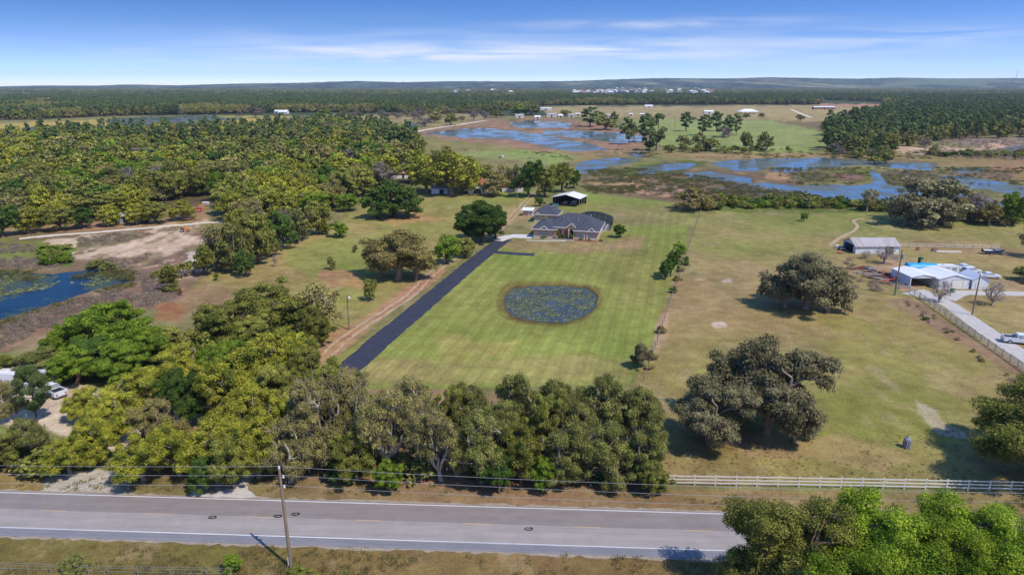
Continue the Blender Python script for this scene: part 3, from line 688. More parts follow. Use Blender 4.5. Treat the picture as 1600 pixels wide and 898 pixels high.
def pxl(L): return [G(x, y)[:2] for x, y in L]
M_DRIVE = mat('fresh_black_asphalt', (54, 56, 68), 0.8, 0.3, 0.5, bump=0.3, bscale=12)
M_CONC = mat('pale_concrete', (214, 206, 200), 0.85, 0.10, 0.6, bump=0.1)
M_CONC2 = mat('weathered_concrete', (192, 184, 176), 0.9, 0.14, 0.7)
M_SAND = mat('pale_sand_track', (222, 206, 184), 0.95, 0.12, 0.6)
M_DIRT = mat('dirt_rut', (184, 155, 126), 0.95, 0.25, 0.9)
ribbon('driveway_mouth', pxl([(340, 781), (348, 765), (366, 745), (392, 722)]), lambda t: 9.0 - 4.0 * min(1, t * 2), 0.024, mat('pale_crushed_stone', (196, 188, 178), 0.95, 0.2, 1.5), rag=0.5)
ribbon('driveway', pxl([(390, 724), (430, 682), (500, 612), (560, 563), (600, 527), (645, 490), (690, 452), (728, 420), (758, 396), (780, 379), (790, 374)]), 4.9, 0.03, M_DRIVE, n=14, rag=0.26)
ribbon('driveway_spur', pxl([(745, 396), (772, 394), (800, 396), (835, 398)]), 3.0, 0.036, M_DRIVE, rag=0.1)
ribbon('driveway_apron', pxl([(776, 376), (790, 371), (806, 369), (832, 370)]), lambda t: 4.4 if t < 0.6 else 5.5, 0.042, M_CONC, rag=0.0)
ribbon('house_walk', pxl([(822, 375.5), (845, 376.5), (884, 376.5)]), 0.9, 0.05, M_CONC, rag=0.0)
ribbon('sand_track', pxl([(30, 373), (80, 368), (150, 363), (230, 356), (300, 350), (322, 348), (350, 346), (400, 338), (450, 322), (520, 310)]), 2.7, 0.03, M_SAND, rag=0.5)
for dd in (-0.95, 0.95):
    P = np.array(pxl([(505, 560), (540, 528), (585, 498), (640, 462), (672, 430), (712, 400), (760, 372), (795, 345), (808, 330), (832, 305), (838, 300)]))
    P[:, 0] += dd
    ribbon('dirt_track', [tuple(p) for p in P], 0.6, 0.025, M_DIRT, rag=0.5, n=14)
ribbon('farm_road', pxl([(636, 210), (660, 204), (690, 199), (712, 196), (760, 188)]), 5.5, 0.06, M_SAND, rag=1.5)
ribbon('farm_track', pxl([(1236, 171), (1252, 178), (1268, 184)]), 5.0, 0.06, M_SAND, rag=1)
ribbon('footpath', pxl([(1296, 384), (1312, 372), (1332, 362), (1340, 354), (1334, 345), (1350, 341)]), 1.2, 0.03, M_DIRT, rag=0.3)
ribbon('concrete_driveway', pxl([(1426, 455), (1450, 462), (1480, 474), (1520, 502), (1560, 530), (1600, 556), (1680, 605), (1800, 670)]), lambda t: 8.0 - 4.2 * min(1, t * 4), 0.03, M_CONC2, rag=0.25)
ribbon('concrete_driveway', pxl([(1480, 468), (1500, 458), (1540, 458), (1600, 459), (1680, 460)]), 3.6, 0.036, M_CONC2, rag=0.2)

# ------------------------------------------------------------------ trees
BARK = mat('grey_brown_bark', (150, 132, 112), 0.9, 0.3, 1.5, srgb=True)
BARKD = mat('dark_bark', (104, 86, 70), 0.9, 0.3, 1.5)
BARKP = mat('pale_grey_bark', (176, 164, 146), 0.9, 0.25, 1.5)
TWIG = mat('lilac_grey_twigs', (176, 158, 150), 0.9, 0.3, 1.0)
LEAF = {
 'green': leaf_mat('deep_green_leaves', (0.045, 0.093, 0.021), (0.128, 0.195, 0.038)),
 'bright': leaf_mat('fresh_green_leaves', (0.075, 0.14, 0.018), (0.27, 0.36, 0.04)),
 'yellow': leaf_mat('yellow_green_leaves', (0.125, 0.155, 0.026), (0.50, 0.47, 0.06)),
 'olive': leaf_mat('olive_leaves', (0.11, 0.13, 0.030), (0.36, 0.35, 0.075)),
 'oak': leaf_mat('dark_oak_leaves', (0.09, 0.105, 0.03), (0.33, 0.325, 0.09)),
 'moss': leaf_mat('mossy_oak_leaves', (0.10, 0.095, 0.045), (0.34, 0.30, 0.15)),
 'tan': leaf_mat('tan_budding_leaves', (0.17, 0.145, 0.05), (0.42, 0.35, 0.12)),
 'greytan': leaf_mat('sparse_grey_leaves', (0.165, 0.155, 0.05), (0.42, 0.36, 0.13)),
 'pine': leaf_mat('pine_needles', (0.07, 0.105, 0.035), (0.20, 0.26, 0.085)),
 'bare': leaf_mat('lilac_grey_buds', (0.16, 0.125, 0.105), (0.30, 0.25, 0.22)),
 'lime': leaf_mat('bright_spring_leaves', (0.09, 0.165, 0.016), (0.34, 0.43, 0.042)),
 'twig': leaf_mat('sparse_buds', (0.2, 0.16, 0.13), (0.36, 0.30, 0.25)),
 'orange': leaf_mat('rusty_leaves', (0.25, 0.09, 0.03), (0.40, 0.16, 0.05)),
 'hanging': leaf_mat('grey_hanging_moss', (0.15, 0.14, 0.10), (0.28, 0.26, 0.19)),
 'dry': leaf_mat('dry_brush', (0.25, 0.195, 0.14), (0.50, 0.395, 0.29), 0.5),
}
def leaf_quads(g, P, size, N=None, elong=1.0, droop=False, tri=False):
    n = len(P)
    d = g.normal(size=(n, 3));
    if N is not None: d = d * 0.62 + N * 0.85 + np.array([0.12, -0.12, 0.42])
    d /= np.linalg.norm(d, axis=1, keepdims=True) + 1e-9
    a = np.cross(d, g.normal(size=(n, 3))); a /= np.linalg.norm(a, axis=1, keepdims=True) + 1e-9
    b = np.cross(d, a)
    if droop:
        b = np.tile(np.array([[0, 0, -1.0]]), (n, 1)) + g.normal(size=(n, 3)) * 0.12
        a = g.normal(size=(n, 3)) * np.array([1, 1, 0.1]); a /= np.linalg.norm(a, axis=1, keepdims=True)
    s = size * g.uniform(0.55, 1.35, (n, 1))
    if tri:
        V = np.stack([P - a * s * 0.55 - b * s * 0.35 * elong, P + a * s * 0.55 - b * s * 0.35 * elong, P + b * s * 0.7 * elong + d * s * 0.1], 1).reshape(-1, 3)
        return V, np.arange(n * 3).reshape(n, 3)
    V = np.stack([P - a * s * 0.5, P - b * s * 0.5 * elong, P + a * s * 0.5 + d * s * 0.15, P + b * s * 0.5 * elong], 1).reshape(-1, 3)
    F = np.arange(n * 4).reshape(n, 4)
    return V, F
def np_tube(pts, rads, n=5):
    pts = np.array(pts, float); k = len(pts)
    d = np.gradient(pts, axis=0); d /= np.linalg.norm(d, axis=1, keepdims=True) + 1e-9
    up = np.cross(d, np.array([0.31, 0.2, 0.93])); up /= np.linalg.norm(up, axis=1, keepdims=True) + 1e-9
    w = np.cross(d, up); ang = np.arange(n) * 2 * np.pi / n
    V = pts[:, None] + (up[:, None] * np.cos(ang)[None, :, None] + w[:, None] * np.sin(ang)[None, :, None]) * np.array(rads)[:, None, None]
    i = np.arange(k - 1)[:, None] * n; j = np.arange(n)[None]
    F = np.stack([i + j, i + (j + 1) % n, i + n + (j + 1) % n, i + n + j], -1).reshape(-1, 4)
    return V.reshape(-1, 3), F
def curve_pts(g, a, b, k=5, wob=0.08, sag=0.0):
    a = np.array(a, float); b = np.array(b, float); t = np.linspace(0, 1, k)[:, None]
    L = np.linalg.norm(b - a); P = a + (b - a) * t
    P += g.normal(size=(k, 3)) * wob * L * (t * (1 - t) * 4)
    P[:, 2] += sag * L * (t[:, 0] * (1 - t[:, 0]))
    return P
def join(parts):
    Vs, Fs, k = [], [], 0
    for V, F in parts:
        Vs.append(V); Fs.append(F + k); k += len(V)
    return np.concatenate(Vs), np.concatenate(Fs)
def make_tree(kind, lod, seed):
    """returns (crown mesh, trunk mesh); unit tree: 12 m high, crown radius 6 m"""
    g = np.random.default_rng(seed)
    Ht, Rr = 12.0, 6.0
    nl = {-1: 135000, 0: 62000, 1: 8500, 2: 1500}[lod]; ls = {-1: 0.122, 0: 0.185, 1: 0.41, 2: 0.95}[lod]; ncl = {-1: 105, 0: 84, 1: 60, 2: 30}[lod]; fine = lod < 0; lod = max(lod, 0)
    dens = {'greytan': 0.55, 'bare': 0.42, 'twig': 0.03, 'tan': 0.75, 'pine': 0.8, 'yellow': 0.72, 'oak': 0.85, 'moss': 0.85, 'bright': 0.72 if lod < 0 else 1.0, 'olive': 0.6 if lod < 0 else 0.9, **({'moss': 0.6} if lod < 0 else {})}.get(kind, 1.0)
    trunk_parts = []; sides = {0: 7, 1: 5, 2: 4}[lod]
    if kind == 'pine':
        Ht, Rr = 12.0, 3.4; cl = []
        lean = g.normal(size=2) * 0.3
        top = np.array([lean[0], lean[1], Ht - 0.4])
        T = curve_pts(g, (0, 0, -0.3), top, 7, 0.01); V, F = np_tube(T, np.linspace(0.24, 0.05, 7), sides); trunk_parts.append((V, F))
        nc = {0: 70, 1: 44, 2: 20}[lod]
        for i in range(nc):
            z = Ht * (0.26 + 0.74 * g.uniform(0, 1.0) ** 0.9); fr = (z / Ht - 0.35) / 0.65
            r = Rr * (0.35 + 0.65 * math.sin(min(1, fr * 1.15) * math.pi) ** 0.7) * g.uniform(0.35, 1.0); a = g.uniform(0, 6.283)
            c = np.array([r * math.cos(a) + lean[0] * fr, r * math.sin(a) + lean[1] * fr, min(z, Ht - 0.3)]); cl.append(c)
            if lod < 2 or i % 2 == 0:
                P = curve_pts(g, (lean[0] * fr, lean[1] * fr, c[2] - 0.5), c, 3, 0.05); trunk_parts.append(np_tube(P, [0.06, 0.045, 0.02], 3))
        cl = np.array(cl); m = int(nl * dens * 0.62 / nc)
        ci = np.repeat(np.arange(nc), m); D = g.normal(size=(len(ci), 3)); D /= np.linalg.norm(D, axis=1, keepdims=True)
        P = cl[ci] + D * (g.uniform(0.25, 1, (len(ci), 1)) ** 0.5) * np.array([0.95, 0.95, 0.75]) * g.uniform(0.7, 1.2, nc)[ci][:, None]
        V, F = leaf_quads(g, P, ls * 0.8, D, 1.5, tri=lod == 0); cm = [LEAF['pine']]; mi = None
    else:
        # crown made of clumps scattered through an uneven dome, limbs reach into them
        pts = []; tries = 0
        LB = [(np.array([0, 0, 6.4]), np.array([2.9, 2.9, 3.8]))]; nL = 7; a0 = g.uniform(0, 6.28)
        for k in range(nL):
            aa = a0 + 6.283 * (k + g.uniform(-.35, .35)) / nL; rr = g.uniform(2.6, 4.1); hh = g.uniform(3.0, 8.2) + (0.6 if k % 2 else -0.4); sz = g.uniform(1.5, 2.4)
            LB.append((np.array([rr * math.cos(aa), rr * math.sin(aa), hh]), np.array([sz, sz, sz * g.uniform(0.8, 1.25)])))
        if kind in ('green', 'bright', 'yellow', 'lime') or (kind == 'olive' and not fine): LB += [(np.array([0, 0, 5.6]), np.array([4.9, 4.9, 5.0]))] * 4
        LB.append((np.array([g.normal() * 1.2, g.normal() * 1.2, 9.0]), np.array([2.4, 2.4, 2.0])))
        while len(pts) < ncl and tries < 6000:
            tries += 1
            u = g.normal(size=3); u /= np.linalg.norm(u); 
            if u[2] < -0.82: continue
            r = g.uniform(0.0, 1) ** (0.42)
            L_ = LB[g.integers(len(LB))]
            p = L_[0] + u * r * L_[1]
            if p[2] < 1.2 or p[2] > 11.4: continue
            md = {0: 1.0, 1: 1.2, 2: 1.6}[lod]
            if all(np.linalg.norm(p - o) > md for o in pts): pts.append(p)
        cl = np.array(pts); nc = len(cl)
        # several main limbs
        fork = np.array([g.normal() * 0.3, g.normal() * 0.3, g.uniform(1.8, 2.8)])
        T = curve_pts(g, (0, 0, -0.3), fork, 4, 0.03); trunk_parts.append(np_tube(T, [0.62, 0.5, 0.46, 0.42], sides + 2))
        nm = {0: 8, 1: 6, 2: 4}[lod]; mains = []
        for i in range(nm):
            a = 6.283 * (i + g.uniform(-.3, .3)) / nm; r = Rr * g.uniform(0.3, 0.6)
            e = np.array([r * math.cos(a), r * math.sin(a), g.uniform(5.2, 8.6)])
            P = curve_pts(g, fork + np.array([0, 0, -0.3]), e, 6, 0.07, -0.25 if g.uniform() < .5 else 0.1); trunk_parts.append(np_tube(P, np.linspace(0.34, 0.15, 6), sides)); mains.append(P)
        MP = np.concatenate([m_[2:] for m_ in mains])
        for i, c in enumerate(cl):
            if lod == 2 and i % 3: continue
            j = np.argmin(np.linalg.norm(MP - c, axis=1) + (MP[:, 2] > c[2]) * 1.5)
            P = curve_pts(g, MP[j], c, 4, 0.10); trunk_parts.append(np_tube(P, [0.14, 0.1, 0.06, 0.022], 4 if lod == 0 else 3))
            if (lod == 0 and kind in ('greytan', 'bare', 'tan', 'moss', 'oak')) or kind in ('bare', 'twig'):
                for _ in range(9 if kind == 'twig' else (5 if kind == 'bare' else 3)):
                    e = c + g.normal(size=3) * 0.9 + np.array([0, 0, 0.6]); trunk_parts.append(np_tube(curve_pts(g, P[2], e, 3, 0.1), [0.04, 0.028, 0.012], 3))
        crad = g.uniform(0.6, 1.3, nc) * {0: 1.0, 1: 1.12, 2: 1.45}[lod]
        m = int(nl * dens / nc); ci = np.repeat(np.arange(nc), m)
        keepp = g.uniform(0.45, 1.0, nc)
        ci = ci[g.uniform(size=len(ci)) < keepp[ci] + 0.15]
        D = g.normal(size=(len(ci), 3)); D[:, 2] = D[:, 2] * 0.9 + 0.25; D /= np.linalg.norm(D, axis=1, keepdims=True)
        P = cl[ci] + D * (g.uniform(0.15, 1, (len(ci), 1)) ** 0.45) * crad[ci][:, None] * np.array([1.08, 1.08, 0.72])
        P += g.normal(size=P.shape) * 0.12
        V, F = leaf_quads(g, P, ls, D, 1.25, tri=lod == 0)
        cm = [LEAF[kind]]; mi = None
        if kind in ('moss', 'oak', 'greytan') and lod < 2:
            k = {'moss': 0.13, 'oak': 0.035, 'greytan': 0.06}[kind] * nl
            hj = g.integers(0, nc, int(k)); hp = cl[hj] + g.normal(size=(len(hj), 3)) * np.array([0.5, 0.5, 0.3]) - np.array([0, 0, 0.55])
            V2, F2 = leaf_quads(g, hp, ls * 0.7, None, 3.0, droop=True, tri=lod == 0)
            mi = np.concatenate([np.zeros(len(F)), np.ones(len(F2))]); F = np.concatenate([F, F2 + len(V)]); V = np.concatenate([V, V2]); cm.append(LEAF['hanging'])
    cme = mesh_np('crown', V, F, cm, mi)
    TV, TF = join(trunk_parts)
    tme = mesh_np('trunk', TV, TF, [{'greytan': BARKP, 'bare': TWIG, 'twig': TWIG, 'tan': BARK, 'yellow': BARK, 'moss': BARK, 'oak': BARK}.get(kind, BARKD)], smooth=True)
    return cme, tme
PROTO = {}
def proto(kind, lod, i):
    key = (kind, lod, i)
    if key not in PROTO: PROTO[key] = make_tree(kind, lod, 1000 + sum(map(ord, kind)) * 7 + lod * 100 + i * 13)
    return PROTO[key]
NVAR = {-1: 1, 0: 2, 1: 2, 2: 2}
USED_REAL = {}
def tree(name, kind, x, y, h, r, label, cat='tree', group=None, lod=None, rz=None, z=0.0):
    if lod is None: lod = (-1 if (r > 8.8 and y < 130 and kind in ('moss', 'olive', 'bright')) else 0) if (y < 125 or (r > 8 and y < 210)) else (1 if y < 420 else 2)
    i = random.randrange(NVAR[lod]); cme, tme = proto(kind, lod, i)
    R0 = 3.0 if kind == 'pine' else 6.0
    t = thing(name, label, cat, (x, y, z), rz if rz is not None else random.uniform(0, 6.28), group)
    t.rotation_euler = (random.uniform(-.07, .07), random.uniform(-.07, .07), t.rotation_euler[2])
    h *= random.uniform(0.9, 1.1)
    t.scale = (r / R0, r / R0 * random.uniform(0.92, 1.08), h / 12.0)
    for nm, m_ in (('crown', cme), ('trunk', tme)):
        o = bpy.data.objects.new(nm, m_); C.objects.link(o); o.parent = t
        USED_REAL.setdefault((kind, lod, i), {})[nm] = o
    return t
def tree_px(bx, by, top, hw, kind, label, name='tree', cat='tree', group=None, lod=None, rz=None):
    x, y, _ = G(bx, by); h = height_at(y, top); r = hw / ppm(by)
    # the crown's top is seen over its middle; keep believable sizes
    return tree(name, kind, x, y, max(h, 1.0), r, label, cat, group, lod, rz)

NEAR = [
 # right field
 (1258,482,378,68,'moss','oak_tree','moss hung grey green oak standing alone in the right field, shadow to its left'),
 (1196,676,524,84,'moss','oak_tree','largest moss hung dark oak of the clump in the right field behind the white fence'),
 (1108,694,566,66,'moss','oak_tree','lower left oak of the mossy clump in the right field behind the white fence'),
 (1142,652,532,58,'moss','oak_tree','back oak rising behind the mossy clump in the right field, left of its largest oak'),
 (1240,690,600,48,'moss','oak_tree','right hand skirt oak of the mossy clump behind the white fence'),
 (1640,745,590,128,'olive','oak_tree','broad olive oak cut by the right edge of the photo above the white fence'),
 (1442,350,273,56,'moss','oak_tree','wide domed dark oak at the marsh edge above the long metal barn'),
 (1512,345,293,30,'bare','bare_tree','leafless grey tree right of the domed oak at the marsh edge'),
 (1582,352,292,26,'bright','leafy_tree','bright green cone shaped tree at the marsh edge on the right'),
 (1545,352,305,24,'tan','leafy_tree','brownish low tree between the leafless tree and the bright green cone'),
 (1612,402,330,22,'greytan','leafy_tree','thin grey tree at the right edge above the parked boat'),
 (1615,440,400,30,'oak','oak_tree','dark tree at the right edge whose shade falls by the parked cars'),
 (1354,330,290,14,'greytan','leafy_tree','small see-through tree at the edge of the marsh above the barn'),
 (1062,402,374,11,'bright','boundary_tree','small green tree highest on the right boundary of the mown plot'),
 (1048,432,386,15,'green','boundary_tree','taller green tree below the small one on the right boundary of the mown plot'),
 (1040,436,404,14,'green','boundary_bush','dark bush at the foot of the taller boundary tree'),
 (1004,574,522,19,'moss','boundary_bush','grey green bush casting a spiky shadow on the lower right corner of the lawn'),
 (1032,520,504,9,'tan','boundary_bush','low scrubby bush on the right boundary beside the pond'),
 (1080,328,281,38,'tan','leafy_tree','olive brown round tree on the marsh edge at the plot\'s far right corner'),
 (968,371,345,13,'green','conifer_bush','dark rounded bush alone on the lawn right of the brick house'),
 (1256,346,331,7,'bright','sapling','small bright green sapling before the marsh hedge'),
 (1467,472,434,19,'twig','bare_tree','leafless young tree in front of the white carport and garage'),
 (1551,477,428,21,'twig','bare_tree','leafless young tree on the grass right of the concrete drive'),
 (1382,412,380,22,'twig','bare_tree','leafless tree beside the junk pile below the long metal barn'),
 (1352,404,390,12,'twig','bare_tree','small leafless bush left under the long metal barn'),
 # by the drive and left lawn
 (753,378,308,44,'green','leafy_tree','broad green tree where the black driveway meets the concrete apron'),
 (700,412,351,24,'bright','leafy_tree','bright green tree left of the upper driveway'),
 (728,402,366,20,'olive','leafy_tree','smaller olive tree between the two green trees by the upper driveway'),
 (622,436,352,62,'tan','leafy_tree','wide tan brown budding tree by the dirt track on the left lawn'),
 (615,338,277,45,'green','leafy_tree','dense dark green dome shaped tree at the back of the left lawn'),
 (578,470,428,13,'olive','young_tree','small pale trunked tree below the tan tree on the left lawn'),
 (518,421,398,8,'oak','young_tree','little dark tree alone in the middle of the left lawn'),
 (555,394,380,5,'oak','young_tree','very small dark tree left of the wide tan tree'),
 (531,371,338,17,'bright','leafy_tree','light green tree at the back edge of the left lawn'),
 (505,366,345,14,'olive','leafy_tree','low olive tree beside the light green one at the back edge of the left lawn'),
 (431,416,396,6,'twig','sapling','leafless sapling on the left lawn'),
 (338,438,423,5,'bright','sapling','tiny green sapling at the near end of the left lawn'),
 (282,461,446,4,'orange','sapling','rust coloured sapling by the brush on the left'),
 (266,448,406,19,'olive','leafy_tree','olive willow like tree in the brush beside the left pond'),
 (345,418,335,36,'greytan','leafy_tree','grey green tree at the right end of the bare sand lot'),
 (366,424,345,30,'oak','oak_tree','dark oak behind the sand lot, in front of the left lawn'),
 (405,412,315,32,'olive','leafy_tree','tall olive tree in the clump left of the left lawn'),
 (438,390,322,28,'green','leafy_tree','deep green tree in the clump left of the left lawn'),
 (468,378,318,28,'oak','oak_tree','dark oak towards the right of the clump left of the left lawn'),
 (497,366,306,25,'olive','leafy_tree','olive tree at the right end of the clump left of the left lawn'),
 (395,360,300,30,'greytan','leafy_tree','grey bare topped tree behind the clump left of the left lawn'),
 (545,330,294,22,'bright','leafy_tree','fresh green tree left of the dense dark dome shaped tree'),
 (372,306,250,40,'oak','oak_tree','rounded blackish green oak in the middle of the left wood'),
 (705,304,222,52,'yellow','oak_tree','great yellow green oak over the yard left of the red roofed house'),
 (668,300,232,34,'yellow','leafy_tree','yellow green tree on the left side of the great yellow green oak'),
 (735,288,240,28,'olive','leafy_tree','olive tree behind the red roofed house'),
 (775,306,256,26,'tan','leafy_tree','brown feathery tree right of the red roofed house'),
 (826,308,236,28,'green','leafy_tree','tall green tree left behind the open pole barn'),
 (803,300,250,14,'oak','oak_tree','narrow dark tree between the brown feathery tree and the tall green tree'),
 (852,308,250,20,'olive','leafy_tree','olive tree directly left of the open pole barn'),
 (878,300,245,20,'olive','leafy_tree','yellowish olive tree behind the open pole barn roof'),
 (897,294,262,14,'green','leafy_tree','lower green tree right behind the open pole barn roof'),
 (843,322,306,9,'green','garden_shrub','green shrub between the small brick shed and the pole barn'),
 (760,350,330,14,'green','leafy_tree','green tree hidden behind the broad tree at the top of the driveway'),
 # left foreground wood
 (182,556,454,72,'bright','leafy_tree','big bright green dome tree below the left pond'),
 (112,566,500,46,'bright','leafy_tree','bright green tree at the left foot of the big dome tree'),
 (430,520,424,68,'olive','leafy_tree','large round olive tree at the near end of the left lawn'),
 (355,560,462,60,'olive','leafy_tree','olive tree between the big bright dome tree and the round olive tree'),
 (500,512,430,42,'greytan','leafy_tree','pale greyish tree beside the dirt track utility pole'),
 (495,540,470,30,'olive','leafy_tree','low olive tree at the foot of the pale greyish tree by the dirt track'),
 (290,600,520,52,'yellow','leafy_tree','yellow green tree in front of the big bright dome tree'),
 (212,640,560,60,'yellow','leafy_tree','yellow topped tree over the pale yard in the left foreground'),
 (148,724,640,40,'yellow','leafy_tree','sparse yellow tree above the gravel drive mouth'),
 (420,610,500,62,'yellow','leafy_tree','rounded yellow green tree left of the hidden lower driveway'),
 (360,660,545,58,'yellow','leafy_tree','yellow green tree in the middle of the left foreground wood'),
 (290,668,560,40,'green','leafy_tree','deep green tree showing between yellow ones in the left foreground wood'),
 (255,712,600,46,'tan','leafy_tree','tan budding tree among yellow green trees in the left foreground'),
 (330,738,630,56,'yellow','leafy_tree','yellow green tree leaning over the verge in the left foreground'),
 (225,752,660,50,'yellow','leafy_tree','yellow green tree on the corner of the gravel drive mouth'),
 (405,745,640,52,'yellow','leafy_tree','yellow green roadside tree behind the tall utility pole'),
 (110,740,672,38,'yellow','leafy_tree','low yellow green tree at the left of the gravel drive mouth'),
 (60,722,628,34,'oak','oak_tree','dark ragged tree by the left end of the verge'),
 (15,730,668,40,'olive','leafy_tree','scrubby olive tree at the left edge above the verge'),
 (62,590,532,52,'oak','oak_tree','dark green tree spreading behind the caravan on the left'),
 (8,600,540,34,'olive','leafy_tree','olive tree at the left edge behind the caravan'),
 (355,600,520,40,'bright','leafy_tree','bright tree patch left of the rounded yellow green tree'),
 (460,640,560,44,'olive','leafy_tree','olive tree at the left end of the grey roadside oaks'),
 (318,770,700,22,'green','garden_shrub','dark green shrub by the second gravel entrance'),
 (18,655,585,26,'greytan','leafy_tree','thin see-through tree in front of the large white caravan at the left edge'),
 (58,660,575,24,'pine','pine_tree','dark trunked pine standing in front of the white caravans'),
 (128,655,592,30,'yellow','leafy_tree','thin yellow green tree over the right side of the pale yard'),
 (182,668,606,30,'greytan','leafy_tree','grey see-through tree at the right of the pale yard'),
 # grey sparse roadside oaks
 (505,722,575,58,'greytan','oak_tree','pale limbed oak at the left of the grey roadside oaks'),
 (560,675,552,50,'greytan','oak_tree','grey oak whose bare tips reach over the driveway\'s lower end'),
 (612,735,590,52,'greytan','oak_tree','see-through grey oak in the middle of the roadside row'),
 (655,690,570,46,'greytan','oak_tree','ashy grey oak at the edge of the lawn, left of the dark oaks'),
 (455,752,640,48,'greytan','oak_tree','leaning grey oak right of the tall utility pole'),
 (560,752,655,42,'olive','oak_tree','low olive oak at the front of the grey roadside oaks'),
 (690,750,618,46,'greytan','oak_tree','moss grey oak where the grey and dark roadside oaks meet'),
 (608,770,705,26,'bright','garden_shrub','fresh green young tree on the verge in front of the grey oaks'),
 # dark roadside oaks
 (742,700,574,50,'oak','oak_tree','dark oak at the upper left corner of the roadside grove'),
 (812,695,566,50,'oak','oak_tree','dark oak second from left along the lawn side of the roadside grove'),
 (880,697,570,50,'oak','oak_tree','dark oak in the middle of the lawn side of the roadside grove'),
 (942,700,574,48,'oak','oak_tree','dark oak fourth along the lawn side of the roadside grove'),
 (846,725,600,40,'olive','oak_tree','olive oak filling the heart of the roadside grove'),
 (778,722,596,38,'oak','oak_tree','dark oak filling the left heart of the roadside grove'),
 (912,726,604,38,'oak','oak_tree','dark oak filling the right heart of the roadside grove'),
 (705,712,588,36,'olive','oak_tree','olive oak bridging the grey oaks and the roadside grove'),
 (582,712,600,36,'olive','oak_tree','olive oak between the grey oaks of the roadside row'),
 (1000,702,582,42,'oak','oak_tree','dark oak at the upper right corner of the roadside grove'),
 (752,752,628,52,'oak','oak_tree','dark oak at the road side left of the roadside grove'),
 (815,755,640,46,'olive','oak_tree','olive lit oak at the road side of the grove, near its middle'),
 (878,752,630,52,'oak','oak_tree','dark oak at the road side in the middle of the grove'),
 (945,755,640,50,'oak','oak_tree','dark oak at the road side next to the last of the grove'),
 (1005,752,648,42,'oak','oak_tree','dark oak at the right end of the grove beside the white fence'),
 (1018,768,706,30,'olive','oak_tree','low leafy oak touching the left end of the white fence'),
 (850,765,700,26,'bright','garden_shrub','light green undergrowth tree in the grove\'s road side'),
 (780,770,690,30,'green','garden_shrub','green undergrowth tree at the foot of the grove'),

 # skirts that fill out the widest crowns
 (1412,352,292,34,'moss','oak_tree','dark skirt oak at the left side of the wide domed oak'),
 (1474,351,290,34,'moss','oak_tree','dark skirt oak at the right side of the wide domed oak'),
 (1226,480,394,40,'moss','oak_tree','left hand stem of the mossy oak standing alone in the right field'),
 (1292,488,402,42,'moss','oak_tree','right hand low stem of the mossy oak standing alone in the right field'),
 (590,341,288,28,'green','leafy_tree','deep green skirt tree left of the dense dome shaped tree'),
 (640,340,290,28,'green','leafy_tree','deep green skirt tree right of the dense dome shaped tree'),
 (594,432,366,32,'tan','leafy_tree','tan skirt tree at the left of the wide tan brown tree'),
 (650,438,370,32,'tan','leafy_tree','tan skirt tree at the right of the wide tan brown tree'),
 (733,376,322,28,'green','leafy_tree','green skirt tree left of the broad tree at the top of the driveway'),
 (775,374,320,26,'green','leafy_tree','green skirt tree right of the broad tree at the top of the driveway'),
 (520,650,556,38,'olive','leafy_tree','olive tree hiding the lower end of the black driveway'),
 (478,620,528,36,'olive','leafy_tree','olive tree left of the lower end of the black driveway'),
 (545,640,560,30,'greytan','oak_tree','grey topped oak right over the lower end of the black driveway'),
 # denser rows
 (652,286,238,26,'olive','leafy_tree','olive tree between the far small house and the great yellow green oak'),
 (722,296,236,30,'yellow','leafy_tree','yellow tree on the right flank of the great yellow green oak'),
 (690,282,222,30,'olive','leafy_tree','olive crown rising behind the great yellow green oak'),
 (790,292,248,16,'greytan','leafy_tree','greyish tree behind the brown feathery tree'),
 (758,284,250,18,'olive','leafy_tree','small olive tree over the roof ridge of the red roofed house'),
 (840,290,244,18,'green','leafy_tree','green crown behind the tall green tree by the pole barn'),
 (862,290,250,16,'yellow','leafy_tree','yellowish crown between the olive trees by the pole barn'),
 (320,430,372,20,'olive','leafy_tree','low olive tree at the sandy end of the clump by the bare lot'),
 (385,432,380,18,'green','leafy_tree','green undergrowth tree at the lawn side of the clump by the bare lot'),
 (420,400,350,22,'oak','oak_tree','dark tree filling the middle of the clump left of the left lawn'),
 (452,374,318,22,'bare','bare_tree','leafless tree rising behind the clump left of the left lawn'),
 (372,380,318,28,'olive','leafy_tree','olive tree over the middle of the sand track'),
 (262,560,500,44,'olive','leafy_tree','olive tree right of the big bright dome tree'),
 (390,560,480,44,'olive','leafy_tree','olive tree below the large round olive tree'),
 (455,575,505,36,'yellow','leafy_tree','yellow green tree between the olive trees and the driveway end'),
 (330,610,548,40,'yellow','leafy_tree','yellow green tree beneath the big bright dome tree\'s right side'),
 (392,695,580,48,'yellow','leafy_tree','yellow green tree above the second gravel entrance'),
 (440,700,590,42,'yellow','leafy_tree','yellow green tree left of the pale limbed oak'),
 (365,762,672,42,'olive','leafy_tree','olive tree at the roadside left of the tall utility pole'),
 (282,745,652,44,'yellow','leafy_tree','yellow green tree between the two gravel entrances'),
 (180,690,596,40,'yellow','leafy_tree','thin yellow tree in the sandy yard'),
 (425,655,560,40,'olive','leafy_tree','olive tree left of the grey oaks\' first limbs'),
 (525,690,600,36,'olive','leafy_tree','olive crown filling the row left of the middle grey oak'),
 (232,574,500,46,'bright','leafy_tree','bright green tree at the right foot of the big dome tree'),
 (150,585,512,48,'green','leafy_tree','deep green skirt tree in front of the big dome tree'),
 (196,594,520,46,'bright','leafy_tree','bright skirt tree in front of the big dome tree\'s middle'),
 (120,600,536,44,'bright','leafy_tree','bright tree between the caravans and the big bright dome tree'),
 (170,353,312,24,'yellow','wood_tree','yellow green tree in front of the left half of the long grey blue shed'),
 (215,351,312,22,'yellow','wood_tree','yellow green tree before the middle of the long grey blue shed'),
